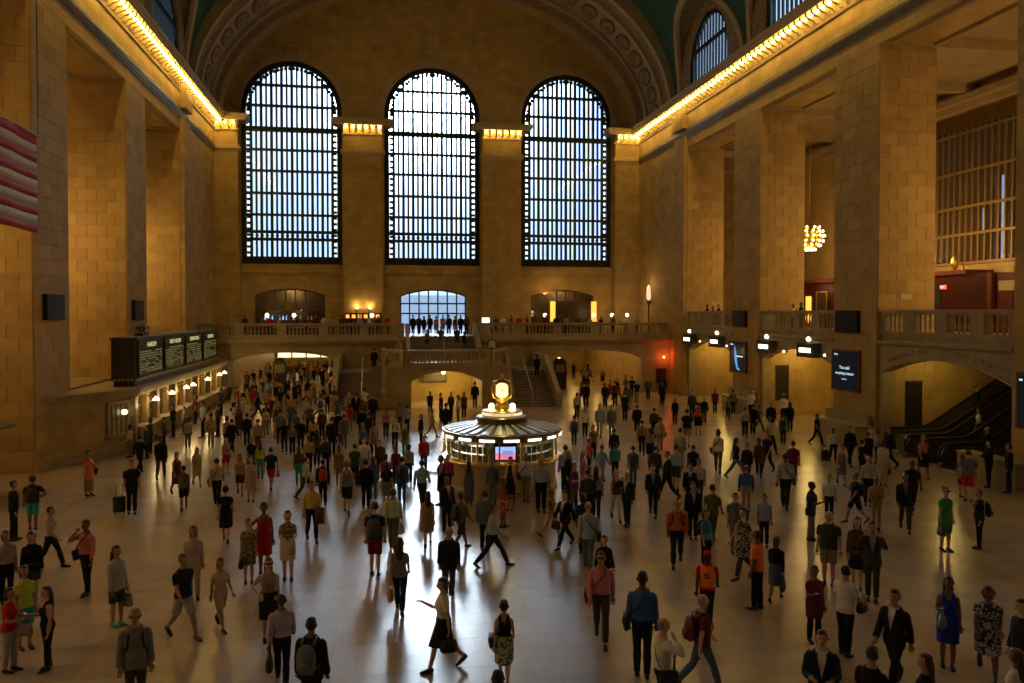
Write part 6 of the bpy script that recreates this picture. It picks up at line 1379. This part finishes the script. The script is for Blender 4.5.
# u and v of head and feet in the photograph give the place on the floor and the height
for s in """14 588 673 f hold 60 tee:red jeans:lgrey bob:black bag=handbag:grey:-1
25 566 650 f stand 20 tee:lime shorts:teal bob:black
44 587 671 f phone -70 tank:black pants:black long:black bag=phone:black
135 609 0 m stand 0 jacket:grey pants:dgrey cap:tan shades=1 bag=backpack:black
117 546 627 f stand 40 jacket:lgrey shorts:dgreen long:brown shoe=teal bag=tote:tan:1
87 520 596 m ear -50 shirt:pink pants:black short:brown bag=shoulder:black:-1
51 505 570 f walk 70 shirt:lgrey pants:black short:black
14 481 542 m stand 80 shirt:black pants:black short:black
33 476 531 m hip 170 tee:black shorts:teal cap:dgrey wide=1.08 bag=backpack:black
6 531 0 f stand 10 shirt:pinkgrey pants:black bob:brown
31 532 0 f stand 0 jacket:black miniskirt:dgrey bob:black under=grey
89 451 497 f stand 40 tunic:orange longskirt:khaki bun:black bag=shoulder:black:1
132 460 515 m stand 0 polo:black pants:black short:black bag=suitcase:black:-1 wide=1.05
140 434 475 m walk 150 shirt:navy pants:navy short:black
161 435 480 m walkm 170 jacket:black pants:dgrey short:brown
130 428 459 f stand -120 shirt:cream pants:tan bun:black
147 425 460 m stand -90 jacket:dgrey pants:black short:black
164 418 449 m stand -90 shirt:olive pants:black short:black
184 409 435 m stand -90 shirt:tan pants:dgrey short:brown
188 419 450 f stand 180 tee:beige pants:grey bob:brown
177 451 496 f walk 20 tank:brown skirt:maroon bob:black bag=handbag:red:1
184 464 511 f walkm 180 tee:olive shorts:black short:black
197 447 487 f walk 10 sdress:beige none:x long:brown
203 400 439 m stand -90 shirt:white pants:black short:black
211 413 449 m stand 180 shirt:beige pants:tan short:black
218 404 438 m stand -100 shirt:dgrey pants:black short:black
227 416 0 f stand 180 tee:tan pants:brown bob:brown
232 418 455 m walk 150 jacket:black pants:black short:black
239 406 440 f stand 0 dress:brown none:x long:black
247 412 448 m walk 180 shirt:navy jeans:navy short:black
258 419 455 m stand 180 tee:tan pants:brown short:brown
266 406 437 f walkm 0 shirt:beige pants:grey bob:brown bag=tote:brown:-1
272 396 424 m stand 0 tee:maroon pants:brown short:black
280 408 447 m walk 180 tee:grey pants:dgreen short:black bag=tote:tan:1
226 438 475 f stand 20 tank:pink shorts:red tail:brown
217 457 507 m walk 175 shirt:beige pants:black short:black bag=shoulder:brown:1
240 453 496 f walk 0 tee:tan shorts:dgrey long:brown
251 457 503 f stand 0 tee:beige skirt:beige bob:brown bag=handbag:white:1
271 445 490 m stride 170 tee:navy shorts:red short:black bag=tote:tan:-1
260 440 480 f stand 180 tank:lime jeans:teal long:brown
252 438 478 f stand 0 tee:black skirt:blue bob:black
291 425 456 m stand 0 shirt:grey pants:black short:brown
299 448 487 f stand 180 shirt:brown jeans:teal long:brown
306 456 500 m walkm 120 shirt:lgrey pants:dgrey short:black
226 484 543 f walk 175 sdress:black none:x bun:black
312 480 542 m carry 10 shirt:yellow pants:black short:brown bag=jacket:brown:1
323 459 507 m stand 180 shirt:black pants:black short:black bag=backpack:red
347 459 515 f walk 175 tank:grey shorts:black tail:red
366 460 510 m stand 180 jacket:black pants:black short:black
387 462 511 f stand 180 tee:black skirt:grey long:black
402 457 505 m stand 180 shirt:denim jeans:blue short:black bag=backpack:black
393 487 552 m walk 175 shirt:ltgreen pants:olive short:brown bag=plastic:white:-1
375 502 577 m stand 172 tee:navy shorts:maroon short:brown bag=backpack:dgrey
400 536 614 f walk 175 tee:grey jeans:navy long:brown bag=tote:tan:1
428 490 547 f walkm 180 tank:tan skirt:tan long:brown bag=tote:beige:1
422 457 510 m stride 170 shirt:ltblue pants:navy short:black
441 456 506 f hold -85 dress:black none:x tail:black
447 477 534 m stand 30 jacketv:navy pants:navy short:brown tie=red
461 491 551 m walk 130 tee:grey shorts:dgrey short:brown bag=backpack:navy
449 525 602 m walkm 0 jacket:black pants:dgrey balding:grey
443 576 671 f phonewalk -80 tee:white skirt:black tail:brown bag=phone:black bag=handbag:black:1
469 468 506 f stand 180 ldress:slate none:x long:black
484 451 490 m stand 0 shirt:magenta pants:black short:black
496 461 506 m stand 180 shirt:slate pants:grey short:grey
503 480 529 f hold 80 tank:red skirt:redprint bun:brown
510 472 512 f stand 170 dress:black none:x long:black
507 457 0 f stand 0 tank:cream pants:black bob:brown
485 491 553 m stand 175 jacket:slate pants:black short:black
493 501 568 m stride 90 shirt:ltblue pants:navy short:brown
526 453 504 m stand 165 shirt:white pants:khaki balding:grey bag=shoulder:black:1
541 458 513 m stand 10 shirt:ltblue pants:black balding:grey wide=1.15
546 443 0 m stand 190 shirt:ltblue pants:navy short:brown
551 488 540 f walk 60 tank:tan pants:beige tail:blond bag=tote:black:-1
565 488 548 m stride -40 jacketv:black pants:black short:brown
588 500 572 m walk 175 polo:ltblue jeans:denim balding:grey bag=shoulder:black:-1
583 494 556 f stand 160 shirt:navy pants:navy bob:black
604 536 600 f walkm 20 jacket:black pants:black tail:black
601 549 643 m walk 0 shirt:pink pants:dgrey short:brown shades=1 bag=shoulder:black:-1
574 463 514 m phone 60 polo:purple pants:olive short:brown
599 467 520 f stand 175 shirt:lilac pants:navy long:black
588 469 0 m stand 180 shirt:dgrey pants:black short:black
602 444 484 m walk 150 shirt:ltblue pants:lgrey short:brown
589 439 478 f stand 90 tee:red pants:navy short:black
582 451 495 f hold 80 tee:pink pants:beige long:blond
568 451 501 f stand 60 shirt:black pants:black bob:blond
615 444 481 m walk 180 tee:teal pants:black short:black
633 446 488 m stand 175 tee:grey jeans:denim short:black bag=backpack:dgrey
613 468 521 f walk 10 tank:brown pants:white long:blond
627 472 528 m ear -30 jacketv:navy pants:navy balding:brown
653 463 517 m walk 0 jacketv:navy pants:navy short:brown under=ltblue
667 450 502 m walkm -70 jacketv:black pants:black short:brown
655 446 490 m stand 180 jacket:dgrey pants:black short:black
676 443 492 m walk 178 shirt:ltblue shorts:dgreen short:black
693 445 487 m stand 180 tee:black pants:dgrey short:black
690 464 512 m stand 0 jacketv:black pants:black short:brown tie=dgrey
699 459 506 m stand 0 shirt:pinkgrey pants:dgrey short:black
696 483 541 m stand 10 jacketv:black pants:black short:black under=pinkgrey
709 482 544 m walk 160 tee:olive pants:dgreen short:black
677 498 566 m walkm 0 shirt:rust jeans:navy balding:brown bag=backpack:black wide=1.1
706 510 570 f stand 45 tee:teal pants:navy tail:brown bag=backpack:navy
707 549 627 m walk 175 vest:orange pants:black cap:red skin=dark under=red
735 493 554 m stand 5 polo:slate pants:khaki short:black
743 506 579 f walk -45 tunic:bwprint pants:dgrey tail:black
764 494 548 m stand 5 polo:ltblue pants:navy short:black
757 531 611 m stand -110 tee:orange pants:black short:black skin=brown wide=1.08
776 535 602 f walkm 170 shirt:black skirt:denim bob:brown bag=tote:dgreen:-1
746 465 514 m stand 178 shirt:blue pants:khaki balding:red wide=1.08
785 447 510 m walk 175 shirt:lgrey pants:black short:black bag=shoulder:black:-1
811 482 542 m phone 85 polo:navy pants:grey short:black skin=dark bag=shoulder:black:-1
831 475 522 m walk 0 shirt:white pants:black short:black
853 472 524 f walkm -60 tee:black shorts:black bun:black bag=backpack:black
876 477 531 m hold 0 shirt:tan pants:khaki short:brown
905 472 532 m walk 5 jacketv:black pants:dgrey short:brown under=grey
912 459 514 m walkm 10 tee:black jeans:navy short:black skin=dark
945 487 552 f stand 40 sdress:green none:x bun:red shades=1 bag=handbag:brown:-1
979 490 550 f stand -70 shirt:black pants:black short:red bag=backpack:black
831 512 586 m stand 0 polo:dgreen shorts:khaki balding:grey wide=1.12
854 517 590 f stand 0 jacket:brown skirt:black long:brown bag=handbag:black:1
872 522 602 m up 0 jacketv:dgrey pants:dgreen short:brown under=ltblue
814 566 644 f phone 25 tunic:maroon pants:black tail:brown bag=phone:black
845 566 657 m hold 150 polo:white pants:black short:black bag=handbag:black:-1 wide=1.05
822 631 0 m hold 0 jacketv:navy pants:navy short:black
894 587 690 m walk -25 jacketv:black pants:black short:black ht=1.82
872 647 0 m stand 150 tee:black pants:black short:brown
926 655 0 f stand -90 shirt:black pants:black long:brown
950 577 669 f phone 5 dress:royal none:x long:black skin=brown bag=handbag:grey:-1 bag=phone:black
985 584 675 f walk 5 sdress:bwprint none:x bob:black skin=brown wide=1.18
1022 600 0 m stand -60 shirt:navy pants:black short:black
1017 650 0 f stand -120 tee:white pants:black long:brown
642 572 679 m stand 178 shirt:blue pants:navy short:black skin=dark bag=shoulder:navy:1
663 618 0 m ear 110 shirt:white pants:black balding:grey bag=shoulder:black:-1 skin=pale
702 592 692 m walkm 110 tee:maroon jeans:denim balding:grey bag=backpack:maroon
504 598 684 f walk 178 tank:black skirt:skirtprint bun:black bag=shoulder:black:1
498 671 0 f stand 180 tee:black pants:black bob:black
282 592 685 m walk 178 shirt:lilac pants:black short:brown bag=tote:black:1
311 618 0 m stand 160 jacket:black pants:black short:black bag=backpack:slate
269 558 643 f hip 5 dress:black none:x long:red shades=1 under=beige
193 550 637 m walk 35 tee:black shorts:lgrey short:black
212 558 632 f walkm 25 tee:beige shorts:beige bob:brown
194 526 600 f stand 0 shirt:pinkgrey pants:beige long:brown
249 519 584 f stand 0 sdress:floral none:x short:brown bag=handbag:black:-1
264 503 576 f hip 0 dress:red none:x bun:brown bag=shoulder:black:-1
288 511 581 f hold 0 tee:floral skirt:cream bob:black bag=wicker:tan:1
356 392 424 m stand 10 jacketv:black pants:black short:black
373 394 426 m stand 0 jacket:black pants:black short:brown
362 407 443 m stand 180 shirt:black pants:navy short:black
369 412 450 m stand 180 jacket:navy pants:black short:black
386 407 440 f stand 0 tee:pink pants:dgrey bob:brown
395 416 451 m walk 0 shirt:white jeans:navy short:brown bag=backpack:black
400 403 432 m stand 180 tee:grey pants:dgrey short:black
407 405 434 m stand 180 polo:lgrey pants:black short:black
405 425 458 f stand 0 tee:olive jeans:teal bob:blond
421 417 446 f stand -60 shirt:black pants:black bob:black
432 408 439 m walk 90 tee:beige shorts:beige short:brown
430 392 416 m stand 0 tee:navy pants:black short:black zone=under_the_landing_arch
446 403 440 m stand 180 jacket:black pants:black short:black
442 393 420 f stand 60 shirt:maroon pants:black bob:brown
450 392 420 m stand -40 shirt:dgrey pants:black short:black
458 395 424 f stand -90 shirt:white pants:grey long:brown
475 382 410 m stand 180 shirt:black pants:black short:black zone=under_the_landing_arch
464 392 420 f stand 0 tee:brown pants:black bob:black
424 436 472 m walk 0 jacket:red jeans:navy short:brown bag=backpack:dgrey
409 445 484 f stand 175 tee:tan pants:black bob:brown
396 451 487 f stand 0 tee:maroon pants:black bob:black
385 455 497 f stand 180 tee:red pants:dgrey bob:black
374 457 500 f stand 180 tee:denim jeans:denim long:brown
367 438 480 m stand 0 tee:white pants:khaki short:brown
363 423 460 f stand 180 tee:blue shorts:navy long:blond
374 420 458 f walk 180 coat:tan pants:black bob:brown
355 444 488 m stand 160 tee:dgreen pants:black short:black
377 440 480 m stand 20 shirt:brown pants:dgrey short:black
339 453 486 f stand 0 sdress:floral none:x long:black
344 413 449 m walk 180 shirt:grey pants:slate short:black
332 417 458 m stand 180 jacket:black pants:black short:black
338 410 446 m stand 180 shirt:black pants:dgrey short:black
326 436 474 m stand 0 shirt:dgreen pants:black short:black
317 430 468 f stand 180 tee:brown pants:black long:black
309 436 474 m stand 180 shirt:beige pants:black short:brown
577 392 421 m walk 180 shirt:lgrey pants:black short:black
586 382 409 m stand 180 shirt:black pants:black short:black
605 382 409 m walk 0 shirt:navy pants:black short:black
615 381 408 m stand 180 tee:brown pants:black short:black
625 392 423 m stand 170 tee:black pants:black short:black skin=pale
637 404 434 m walk 180 jacket:black pants:black short:black wide=1.1
602 403 438 m walk 0 shirt:ltblue pants:beige short:brown
609 405 438 m stand 0 shirt:grey pants:grey short:black
585 408 439 f stand 0 tee:white pants:black bob:black
574 416 447 m stand 180 shirt:lilac pants:dgrey short:black bag=backpack:navy
593 425 462 f stand 30 tee:floral pants:black bob:black
614 429 464 m stand 180 shirt:black pants:navy short:brown
642 419 456 m walk 180 shirt:khaki pants:black short:black
654 408 440 m stand 180 shirt:dgrey pants:black short:black
660 416 453 m walkm 180 shirt:beige pants:khaki short:black bag=shoulder:black:-1
650 428 466 f stand 175 tee:tan skirt:black bob:brown
663 373 402 m stand 180 shirt:black pants:black short:black
662 382 407 m stand 0 jacket:black pants:black short:black
675 398 426 f stand 0 shirt:black pants:black tail:red
687 408 448 m walk 180 tee:black shorts:khaki short:black
698 402 437 f stand 180 tee:black skirt:black bun:black bag=backpack:red
704 397 426 m stand 0 shirt:black pants:dgrey short:black
692 391 421 m stand 0 jacket:dgrey pants:black short:black
715 389 415 m stand 0 tee:maroon pants:black short:black
728 396 421 f walk 0 tank:green jeans:navy tail:blond
733 389 416 m stand 180 tee:grey pants:black short:black
751 390 421 m stand -20 tee:white pants:black short:black
745 406 439 m walk 180 shirt:lgrey pants:black short:black
753 404 436 m stand 180 shirt:black pants:black short:black
759 406 433 f walk 90 tee:slate pants:dgreen bob:black
771 402 436 m stand 0 shirt:black pants:black balding:grey
770 414 454 m stride 30 tee:cream pants:black short:brown
783 414 446 m stand 170 tee:cyan pants:black short:black bag=backpack:black
790 402 433 f stand 180 shirt:black pants:black long:black
680 428 470 m stand 180 shirt:beige pants:khaki short:black
718 428 474 f walk 178 tee:white pants:olive bob:black bag=shoulder:black:1
736 436 479 f stride 100 tee:black pants:grey long:black bag=handbag:brown:-1
747 443 486 m stand -30 shirt:black pants:black short:black
759 437 478 f walk 178 coat:brown pants:black bob:brown
767 431 474 m walkm -30 tee:black pants:black short:black
793 441 486 m stand 175 tee:maroon pants:dgrey short:black
806 393 427 m stand 30 shirt:white pants:black short:grey
817 413 447 m walk 60 polo:black pants:black short:black
833 427 464 m walk 10 shirt:white pants:black short:brown bag=suitcase:black:-1
850 425 467 f walkm 20 jacket:black pants:black bob:black
841 444 486 f walk 10 dress:grey none:x bob:brown
871 424 458 m stand -60 shirt:cream pants:dgrey short:black
877 429 465 f stand -60 tee:lgrey pants:black bob:brown
868 432 470 m stand -150 shirt:black pants:black short:black
862 440 482 m stand 120 tee:black pants:black short:black wide=1.1
889 426 470 m walk -60 jacket:navy pants:black short:red
883 440 487 f stand 178 tee:cream skirt:beige bob:brown bag=handbag:black:-1
868 456 507 m stand 0 shirt:lgrey pants:black balding:brown
923 434 479 f walk 20 tee:redprint skirt:black bob:grey
968 450 503 m stand 178 tee:slate shorts:red short:brown wide=1.08
962 455 499 f stand 160 tee:slate shorts:red tail:brown
1005 440 488 m hold -60 shirt:black pants:black short:black
1020 444 494 m stand -90 shirt:navy pants:navy short:brown
64 455 0 m stand 150 shirt:grey pants:black short:black
296 410 444 m walk 180 shirt:slate pants:black short:black
301 418 452 m stand 0 shirt:black pants:black short:black
313 415 449 f stand 180 tee:beige pants:black long:brown
322 408 441 m walk 180 shirt:maroon pants:black short:black
286 418 455 f walk 0 tee:black pants:dgrey long:black
150 418 0 f stand -90 shirt:dgrey pants:black bob:black
173 404 0 m stand -90 shirt:black pants:black short:black
195 396 0 f stand -90 tee:maroon pants:black bob:black
221 388 0 m stand -90 shirt:dgrey pants:black short:black""".split('\n'):
    if s.strip().startswith('64 '): continue
    P(s)
# people on the stairs, balconies and escalators: at = depth and level of what they stand on
for s in """375 0 0 m walk 180 jacket:black pants:black short:black at=59.2,2.3
383 0 0 f walkm 180 shirt:white longskirt:maroon bob:black at=59.0,2.3
497 0 0 f stand 60 tee:red skirt:maroon bob:black at=59.2,2.95
492 0 0 m stand 0 shirt:white pants:dgrey short:brown at=60.6,2.95
399 0 0 m stand 0 shirt:beige pants:tan short:black at=60.6,2.95
537 0 0 m walk 180 shirt:black pants:black short:black at=57.4,1.82
419 0 0 m stand 180 shirt:dgrey pants:black short:black at=67.2,4.7
424 0 0 f stand 0 jacket:black pants:black long:black at=66.4,4.7
430 0 0 m stand 0 shirt:black pants:black short:black at=67.8,4.7
436 0 0 f stand 180 tee:orange skirt:tan bob:brown at=66.0,4.7
443 0 0 m stand 0 tee:lgrey shorts:khaki short:brown at=67.4,4.7
449 0 0 m stand 180 shirt:navy pants:navy short:black at=66.2,4.7
455 0 0 f stand 0 tee:brown shorts:tan bob:blond at=67.6,4.7
461 0 0 m stand 0 shirt:black pants:black short:black at=65.7,4.7
413 0 0 m stand 160 jacket:black pants:black short:black at=65.6,4.7
441 0 0 m sit 0 shirt:slate pants:denim short:black at=62.9,4.16
427 0 0 f sit 0 tee:grey pants:black bob:brown at=62.5,4.0
457 0 0 m sit 0 shirt:dgrey pants:black short:black at=62.9,4.16
464 0 0 f sit 10 tee:black jeans:navy bob:black at=62.2,3.84
466 0 0 m stand 0 shirt:brown pants:black short:black at=65.3,4.7
692 0 0 m stand -90 shirt:black pants:black short:black at=58.1,5.5
699 0 0 f stand -90 tee:maroon pants:black bob:black at=57.0,5.5
705 0 0 m stand -80 shirt:dgrey pants:black short:black at=56.0,5.5
786 0 0 f stand -90 tee:white pants:black bob:black at=45.2,5.5
796 0 0 m stand -90 shirt:navy pants:black short:black at=44.2,5.5""".split('\n'): 
    P(s)
for d in PEOPLE:
    if d['p'].z > 5.2: d['p'].x = 25.1
# diners and drinkers along the far balcony tables
rq = random.Random(11); TOPS = ['black', 'dgrey', 'navy', 'white', 'maroon', 'brown', 'beige', 'ltblue', 'grey', 'red', 'olive']
for i, u in enumerate([228, 236, 245, 254, 262, 270, 279, 288, 297, 306, 315, 324, 333, 342, 351, 360, 369, 378, 387, 496, 503, 511, 519, 527, 538, 546, 556, 566, 578, 590, 601, 613, 625, 637]):
    st_ = i % 3 == 0; g = 'mf'[rq.randrange(2)]
    P(f"{u} 0 0 {g} {'stand' if st_ else 'hold'} {rq.choice([0, 20, -30, 90, -90, 180])} {rq.choice(['shirt', 'tee', 'jacket'])}:{TOPS[rq.randrange(11)]} pants:{rq.choice(['black', 'dgrey', 'navy'])} {'short' if g == 'm' else 'bob'}:{rq.choice(['black', 'brown', 'blond'])} at={64.5 if i % 2 else 67.6},4.7")
# riders on the escalators
for x, y, z, s in ((28.7, 34.2, 3.0, "0 0 0 m stand 95 jacketv:black pants:black short:black at=1,1"), (27.0, 31.9, 1.75, "0 0 0 f stand -80 shirt:white pants:dgrey bob:black at=1,1 bag=shoulder:black:1"), (25.2, 29.4, 2.2, "0 0 0 m stand -90 jacketv:black pants:black balding:grey at=1,1")):
    P(s); d = PEOPLE[-1]; xo = {34.2: 25.2, 31.9: 24.6, 29.4: 24.4}[y]
    k = round((x - xo - 1.3)/0.4 - 0.5); d['p'] = Vector((xo + 1.3 + k*0.4 + 0.2, y, 0.06 + k*0.4*math.tan(R(30)) + 0.1)) if k >= 0 else Vector((x, y, 0.06)); d['zone'] = ['on_the_far_escalator', 'on_the_middle_escalator', 'on_the_near_escalator'][[34.2, 31.9, 29.4].index(y)]
# dense far crowd in and before the archways
def fill(n, x0, x1, y0, y1, sep=0.75):
    t = 0
    while n > 0 and t < 4000:
        t += 1; x, y = rq.uniform(x0, x1), rq.uniform(y0, y1)
        if any(abs(d['p'].x - x) < sep and abs(d['p'].y - y) < sep*1.6 for d in PEOPLE): continue
        g = 'mf'[rq.random() < 0.42]; u = proj((x, y, 0))[0]
        bot = rq.choice(['pants:black', 'pants:navy', 'pants:dgrey', 'jeans:denim', 'pants:khaki', 'shorts:khaki']) if g == 'm' or rq.random() < 0.6 else rq.choice(['skirt:black', 'miniskirt:dgrey', 'shorts:navy'])
        P(f"{u} 0 0 {g} {rq.choice(['walk', 'walkm', 'stand', 'walk'])} {rq.choice([0, 0, 180, 180, 175, 10, -60, 80])} {rq.choice(['shirt', 'tee', 'polo', 'jacket'] if g == 'm' else ['tee', 'tank', 'shirt'])}:{rq.choice(['black', 'dgrey', 'navy', 'white', 'maroon', 'brown', 'beige', 'ltblue', 'grey', 'red', 'olive', 'slate', 'tan', 'lgrey', 'black', 'navy'])} {bot} {'short' if g == 'm' else rq.choice(['long', 'bob', 'tail'])}:{rq.choice(['black', 'brown', 'brown', 'blond'])} at={y},0" + (' bag=backpack:' + rq.choice(['black', 'navy', 'dgrey']) if rq.random() < 0.15 else ''))
        PEOPLE[-1]['p'].x = x; n -= 1
fill(52, -11.2, -3.4, 64.5, 88, 0.65)
fill(30, -10.0, -3.0, 52, 63, 0.65)
fill(18, -8.5, -0.5, 44, 53, 0.65)
fill(18, 13.6, 21.2, 64.5, 82)
fill(10, 12.8, 20.5, 52, 62.5)
# ------------------------------------------------------------------ settle positions, build every person, write labels
def settle(pp, it=60):
    q = [Vector((d['p'].x, d['p'].y)) for d in pp]; bc = Vector((bx_, by_))
    for _ in range(it):
        moved = False
        for i in range(len(pp)):
            for j in range(i):
                if abs(pp[i]['p'].z - pp[j]['p'].z) > 0.5: continue
                dv = q[i] - q[j]; L = dv.length
                need = 0.63 + 0.12*(pp[i]['pose'] in ('walk', 'walkm', 'stride', 'phonewalk') and pp[j]['pose'] in ('walk', 'walkm', 'stride'))
                if L < need:
                    dv = dv/L if L > 1e-3 else Vector((1, 0)); sft = (need - L)/2 + 0.005
                    q[i] += dv*sft; q[j] -= dv*sft; moved = True
            if pp[i]['p'].z < 0.5:
                dv = q[i] - bc
                if dv.length < 2.75: q[i] = bc + dv.normalized()*2.78; moved = True
                q[i].x = min(q[i].x, (22.72 if 25 < q[i].y < 29.4 else 23.2) if pp[i]['at'] is None else 60)
        if not moved: break
    for d, v in zip(pp, q): d['p'].x, d['p'].y = v.x, v.y
settle(PEOPLE)
def zone(d):
    x, y, z = d['p']; u, v = proj((x, y, z))
    if d.get('zone'): return d['zone'].replace('_', ' ')
    if z > 5: return 'on the right gallery'
    if z > 4.4: return 'on the left balcony' if x < 1.8 else ('at the top of the stairs' if x < 8 else 'on the right balcony')
    if y > 63: return 'in the left passage' if x < 3 else 'in the right passage'
    if z > 0.5: return 'on the left stair' if x < 0.5 else ('on the right stair' if x > 8.5 else 'on the upper stair')
    if (Vector((x, y)) - Vector((bx_, by_))).length < 4.6: return 'beside the round booth'
    if x < -9.2 and y > 38: return 'by the ticket windows'
    if y > 52: return ['before the left archway', 'at the foot of the stairs', 'before the right archway'][0 if x < -2.5 else (1 if x < 12.5 else 2)]
    if x > 21 and y < 36: return 'near the escalators'
    if x > 20.0: return 'by the track gates'
    if y > 36: return 'left behind the booth' if u < 440 else 'right behind the booth'
    col = 'left' if u < 240 else ('left of centre' if u < 440 else ('centre' if u < 600 else ('right of centre' if u < 780 else 'right')))
    row = 'front row' if v > 640 else ('foreground' if v > 560 else 'mid crowd')
    return f', {row} {col}'
def describe(d):
    t, b = d['top'].split(':'), d['bot'].split(':')
    who = 'man' if d['g'] == 'm' else 'woman'
    s = f"{who} in {cw_(t[1])} {GN[t[0]]}"
    if b[0] != 'none': s += f" and {cw_(b[1])} {GN[b[0]]}"
    return s
ORD = ['first', 'second', 'third', 'fourth', 'fifth', 'sixth', 'seventh', 'eighth', 'ninth', 'tenth', 'eleventh', 'twelfth']
def uniq(items):
    """items: [obj, base, place, u]; adds the place, then the order from the left where two still read alike"""
    groups = {}
    for it in items: groups.setdefault((it[1] + ' ' + it[2]).replace(' ,', ','), []).append(it)
    for lb, its in groups.items():
        if len(its) == 1: its[0][0]['label'] = lb; continue
        its.sort(key=lambda i: i[3])
        for k, it in enumerate(its):
            it[0]['label'] = lb + (', leftmost' if k == 0 else (', rightmost' if k == len(its) - 1 else f', {ORD[min(k, 11)]} from left'))
LBL = []; BLB = []
# the three hundred that show largest are persons of their own; the tiny rest is one distant crowd
for d in PEOPLE: d['app'] = d['h']/(d['p'] - Vector((0, 0, H))).length*(0.5 if d['p'].z > 4 else 1)
PEOPLE.sort(key=lambda d: -d['app'])
CROWD = PEOPLE[300:]; PEOPLE = PEOPLE[:300]
DEFSKIN = ['pale', 'mid', 'mid', 'pale', 'brown', 'mid', 'dark']
for i, d in enumerate(PEOPLE):
    B = make_body(d['g'], d['pose']); x, y, z = d['p']
    root = empty('person', (x, y, z), R(d['face']) - math.atan2(x, y))
    s = d['h']/1.797; 
    if d['pose'] == 'sit': s = 1.0 if d['g'] == 'm' else 0.95
    root.scale = (s*d['wide'], s*d['wide'], s); tag(root, None, 'person', d.get('grp'))
    px = H - 0; far = (d['p'] - Vector((0, 0, H))).length
    sk = d['skin'] if d['skin'] != 'mid' else DEFSKIN[i % 5] if d.get('skin') == 'mid' else d['skin']
    bo_ = link('body', B.mesh, root); bo_.material_slots[0].link = 'OBJECT'; bo_.material_slots[0].material = M['skin_' + sk]
    t, b = d['top'].split(':'), d['bot'].split(':')
    if b[0] != 'none': wear(root, B, b[0], 'cloth_' + b[1])
    if d['under']: 
        wear(root, B, 'shirt' if t[0] == 'jacketv' else 'tee', 'cloth_' + d['under'])
    elif t[0] == 'jacketv': wear(root, B, 'shirt', 'cloth_white')
    tin = '_in' if 'skirt' in b[0] and t[0] in ('tee', 'tank', 'polo', 'shirt') else ''
    wear(root, B, t[0] + tin, ('cloth_' + t[1]) if t[0] != 'vest' else 'vest_orange')
    if t[0] == 'jacketv':
        for q in 'LR': wear(root, B, 'lapel' + q, 'cloth_' + t[1])
    if t[0] == 'vest': wear(root, B, 'emblem', 'cloth_maroon')
    if d.get('tie'): wear(root, B, 'tie', 'cloth_' + d['tie'])
    hs, hc = d['hair'].split(':')
    if hs == 'cap': wear(root, B, 'hair_short', 'hair_brown'); wear(root, B, 'hair_cap', 'cloth_' + hc)
    elif hs != 'bald': wear(root, B, 'hair_' + hs, 'hair_' + hc)
    for q in 'LR': wear(root, B, 'shoe' + q, 'shoe_' + d['shoe'])
    if far < 30: wear(root, B, 'face', 'hair_brown')
    if d.get('shades'): wear(root, B, 'shades', 'cloth_black')
    u = proj(d['p'])[0]; LBL.append([root, describe(d), zone(d), u])
    for bg_ in d['bag']:
        q = bg_.split(':'); bo2, nmn = build_bag(d, B, root, q[0], q[1], -1 if len(q) < 3 else int(q[2]))
        tag(bo2, None, {'mobile_phone': 'phone', 'suitcase': 'suitcase', 'folded_jacket': 'jacket', 'backpack': 'backpack'}.get(nmn, 'bag'))
        who = describe(d).split(' and ')[0]
        if who.endswith(' safety vest'): who = 'man in the orange safety vest'
        BLB.append([bo2, f"{cw_(q[1])} {nmn.replace('_', ' ')} carried by {who}", zone(d), u])
uniq(LBL); uniq(BLB)
cv, cf, cm, cmats = [], [], [], []
def crowd_add(me, mtx, mname):
    if mname not in cmats: cmats.append(mname)
    mi = cmats.index(mname); b = len(cv); co = np.empty(len(me.vertices)*3); me.vertices.foreach_get('co', co)
    co = np.c_[co.reshape(-1, 3), np.ones(len(me.vertices))] @ np.array(mtx).T
    cv.extend(map(tuple, co[:, :3].tolist()))
    for p in me.polygons: cf.append(tuple(b + i for i in p.vertices)); cm.append(mi)
for i, d in enumerate(CROWD):
    B = make_body(d['g'], d['pose'], 0.036); s = d['h']/1.797; x, y, z = d['p']
    mt = Matrix.Translation((x, y, z)) @ Matrix.Rotation(R(d['face']) - math.atan2(x, y), 4, 'Z') @ Matrix.Diagonal((s, s, s, 1))
    t, b = d['top'].split(':'), d['bot'].split(':'); hs, hc = d['hair'].split(':')
    crowd_add(B.mesh, mt, 'skin_' + DEFSKIN[i % 5])
    if b[0] != 'none': crowd_add(garment(B, b[0])[1], mt, 'cloth_' + b[1])
    crowd_add(garment(B, t[0])[1], mt, 'cloth_' + t[1])
    if hs not in ('bald', 'cap'): crowd_add(garment(B, 'hair_' + hs)[1], mt, 'hair_' + hc)
    for q in 'LR': crowd_add(garment(B, 'shoe' + q)[1], mt, 'shoe_black')
mb = MB(); mb.v, mb.f, mb.m = cv, cf, cm
tag(mb.build('crowd', cmats, None, True), 'tiny distant people crowding the archways, stairs and far balcony', 'crowd', kind='stuff')
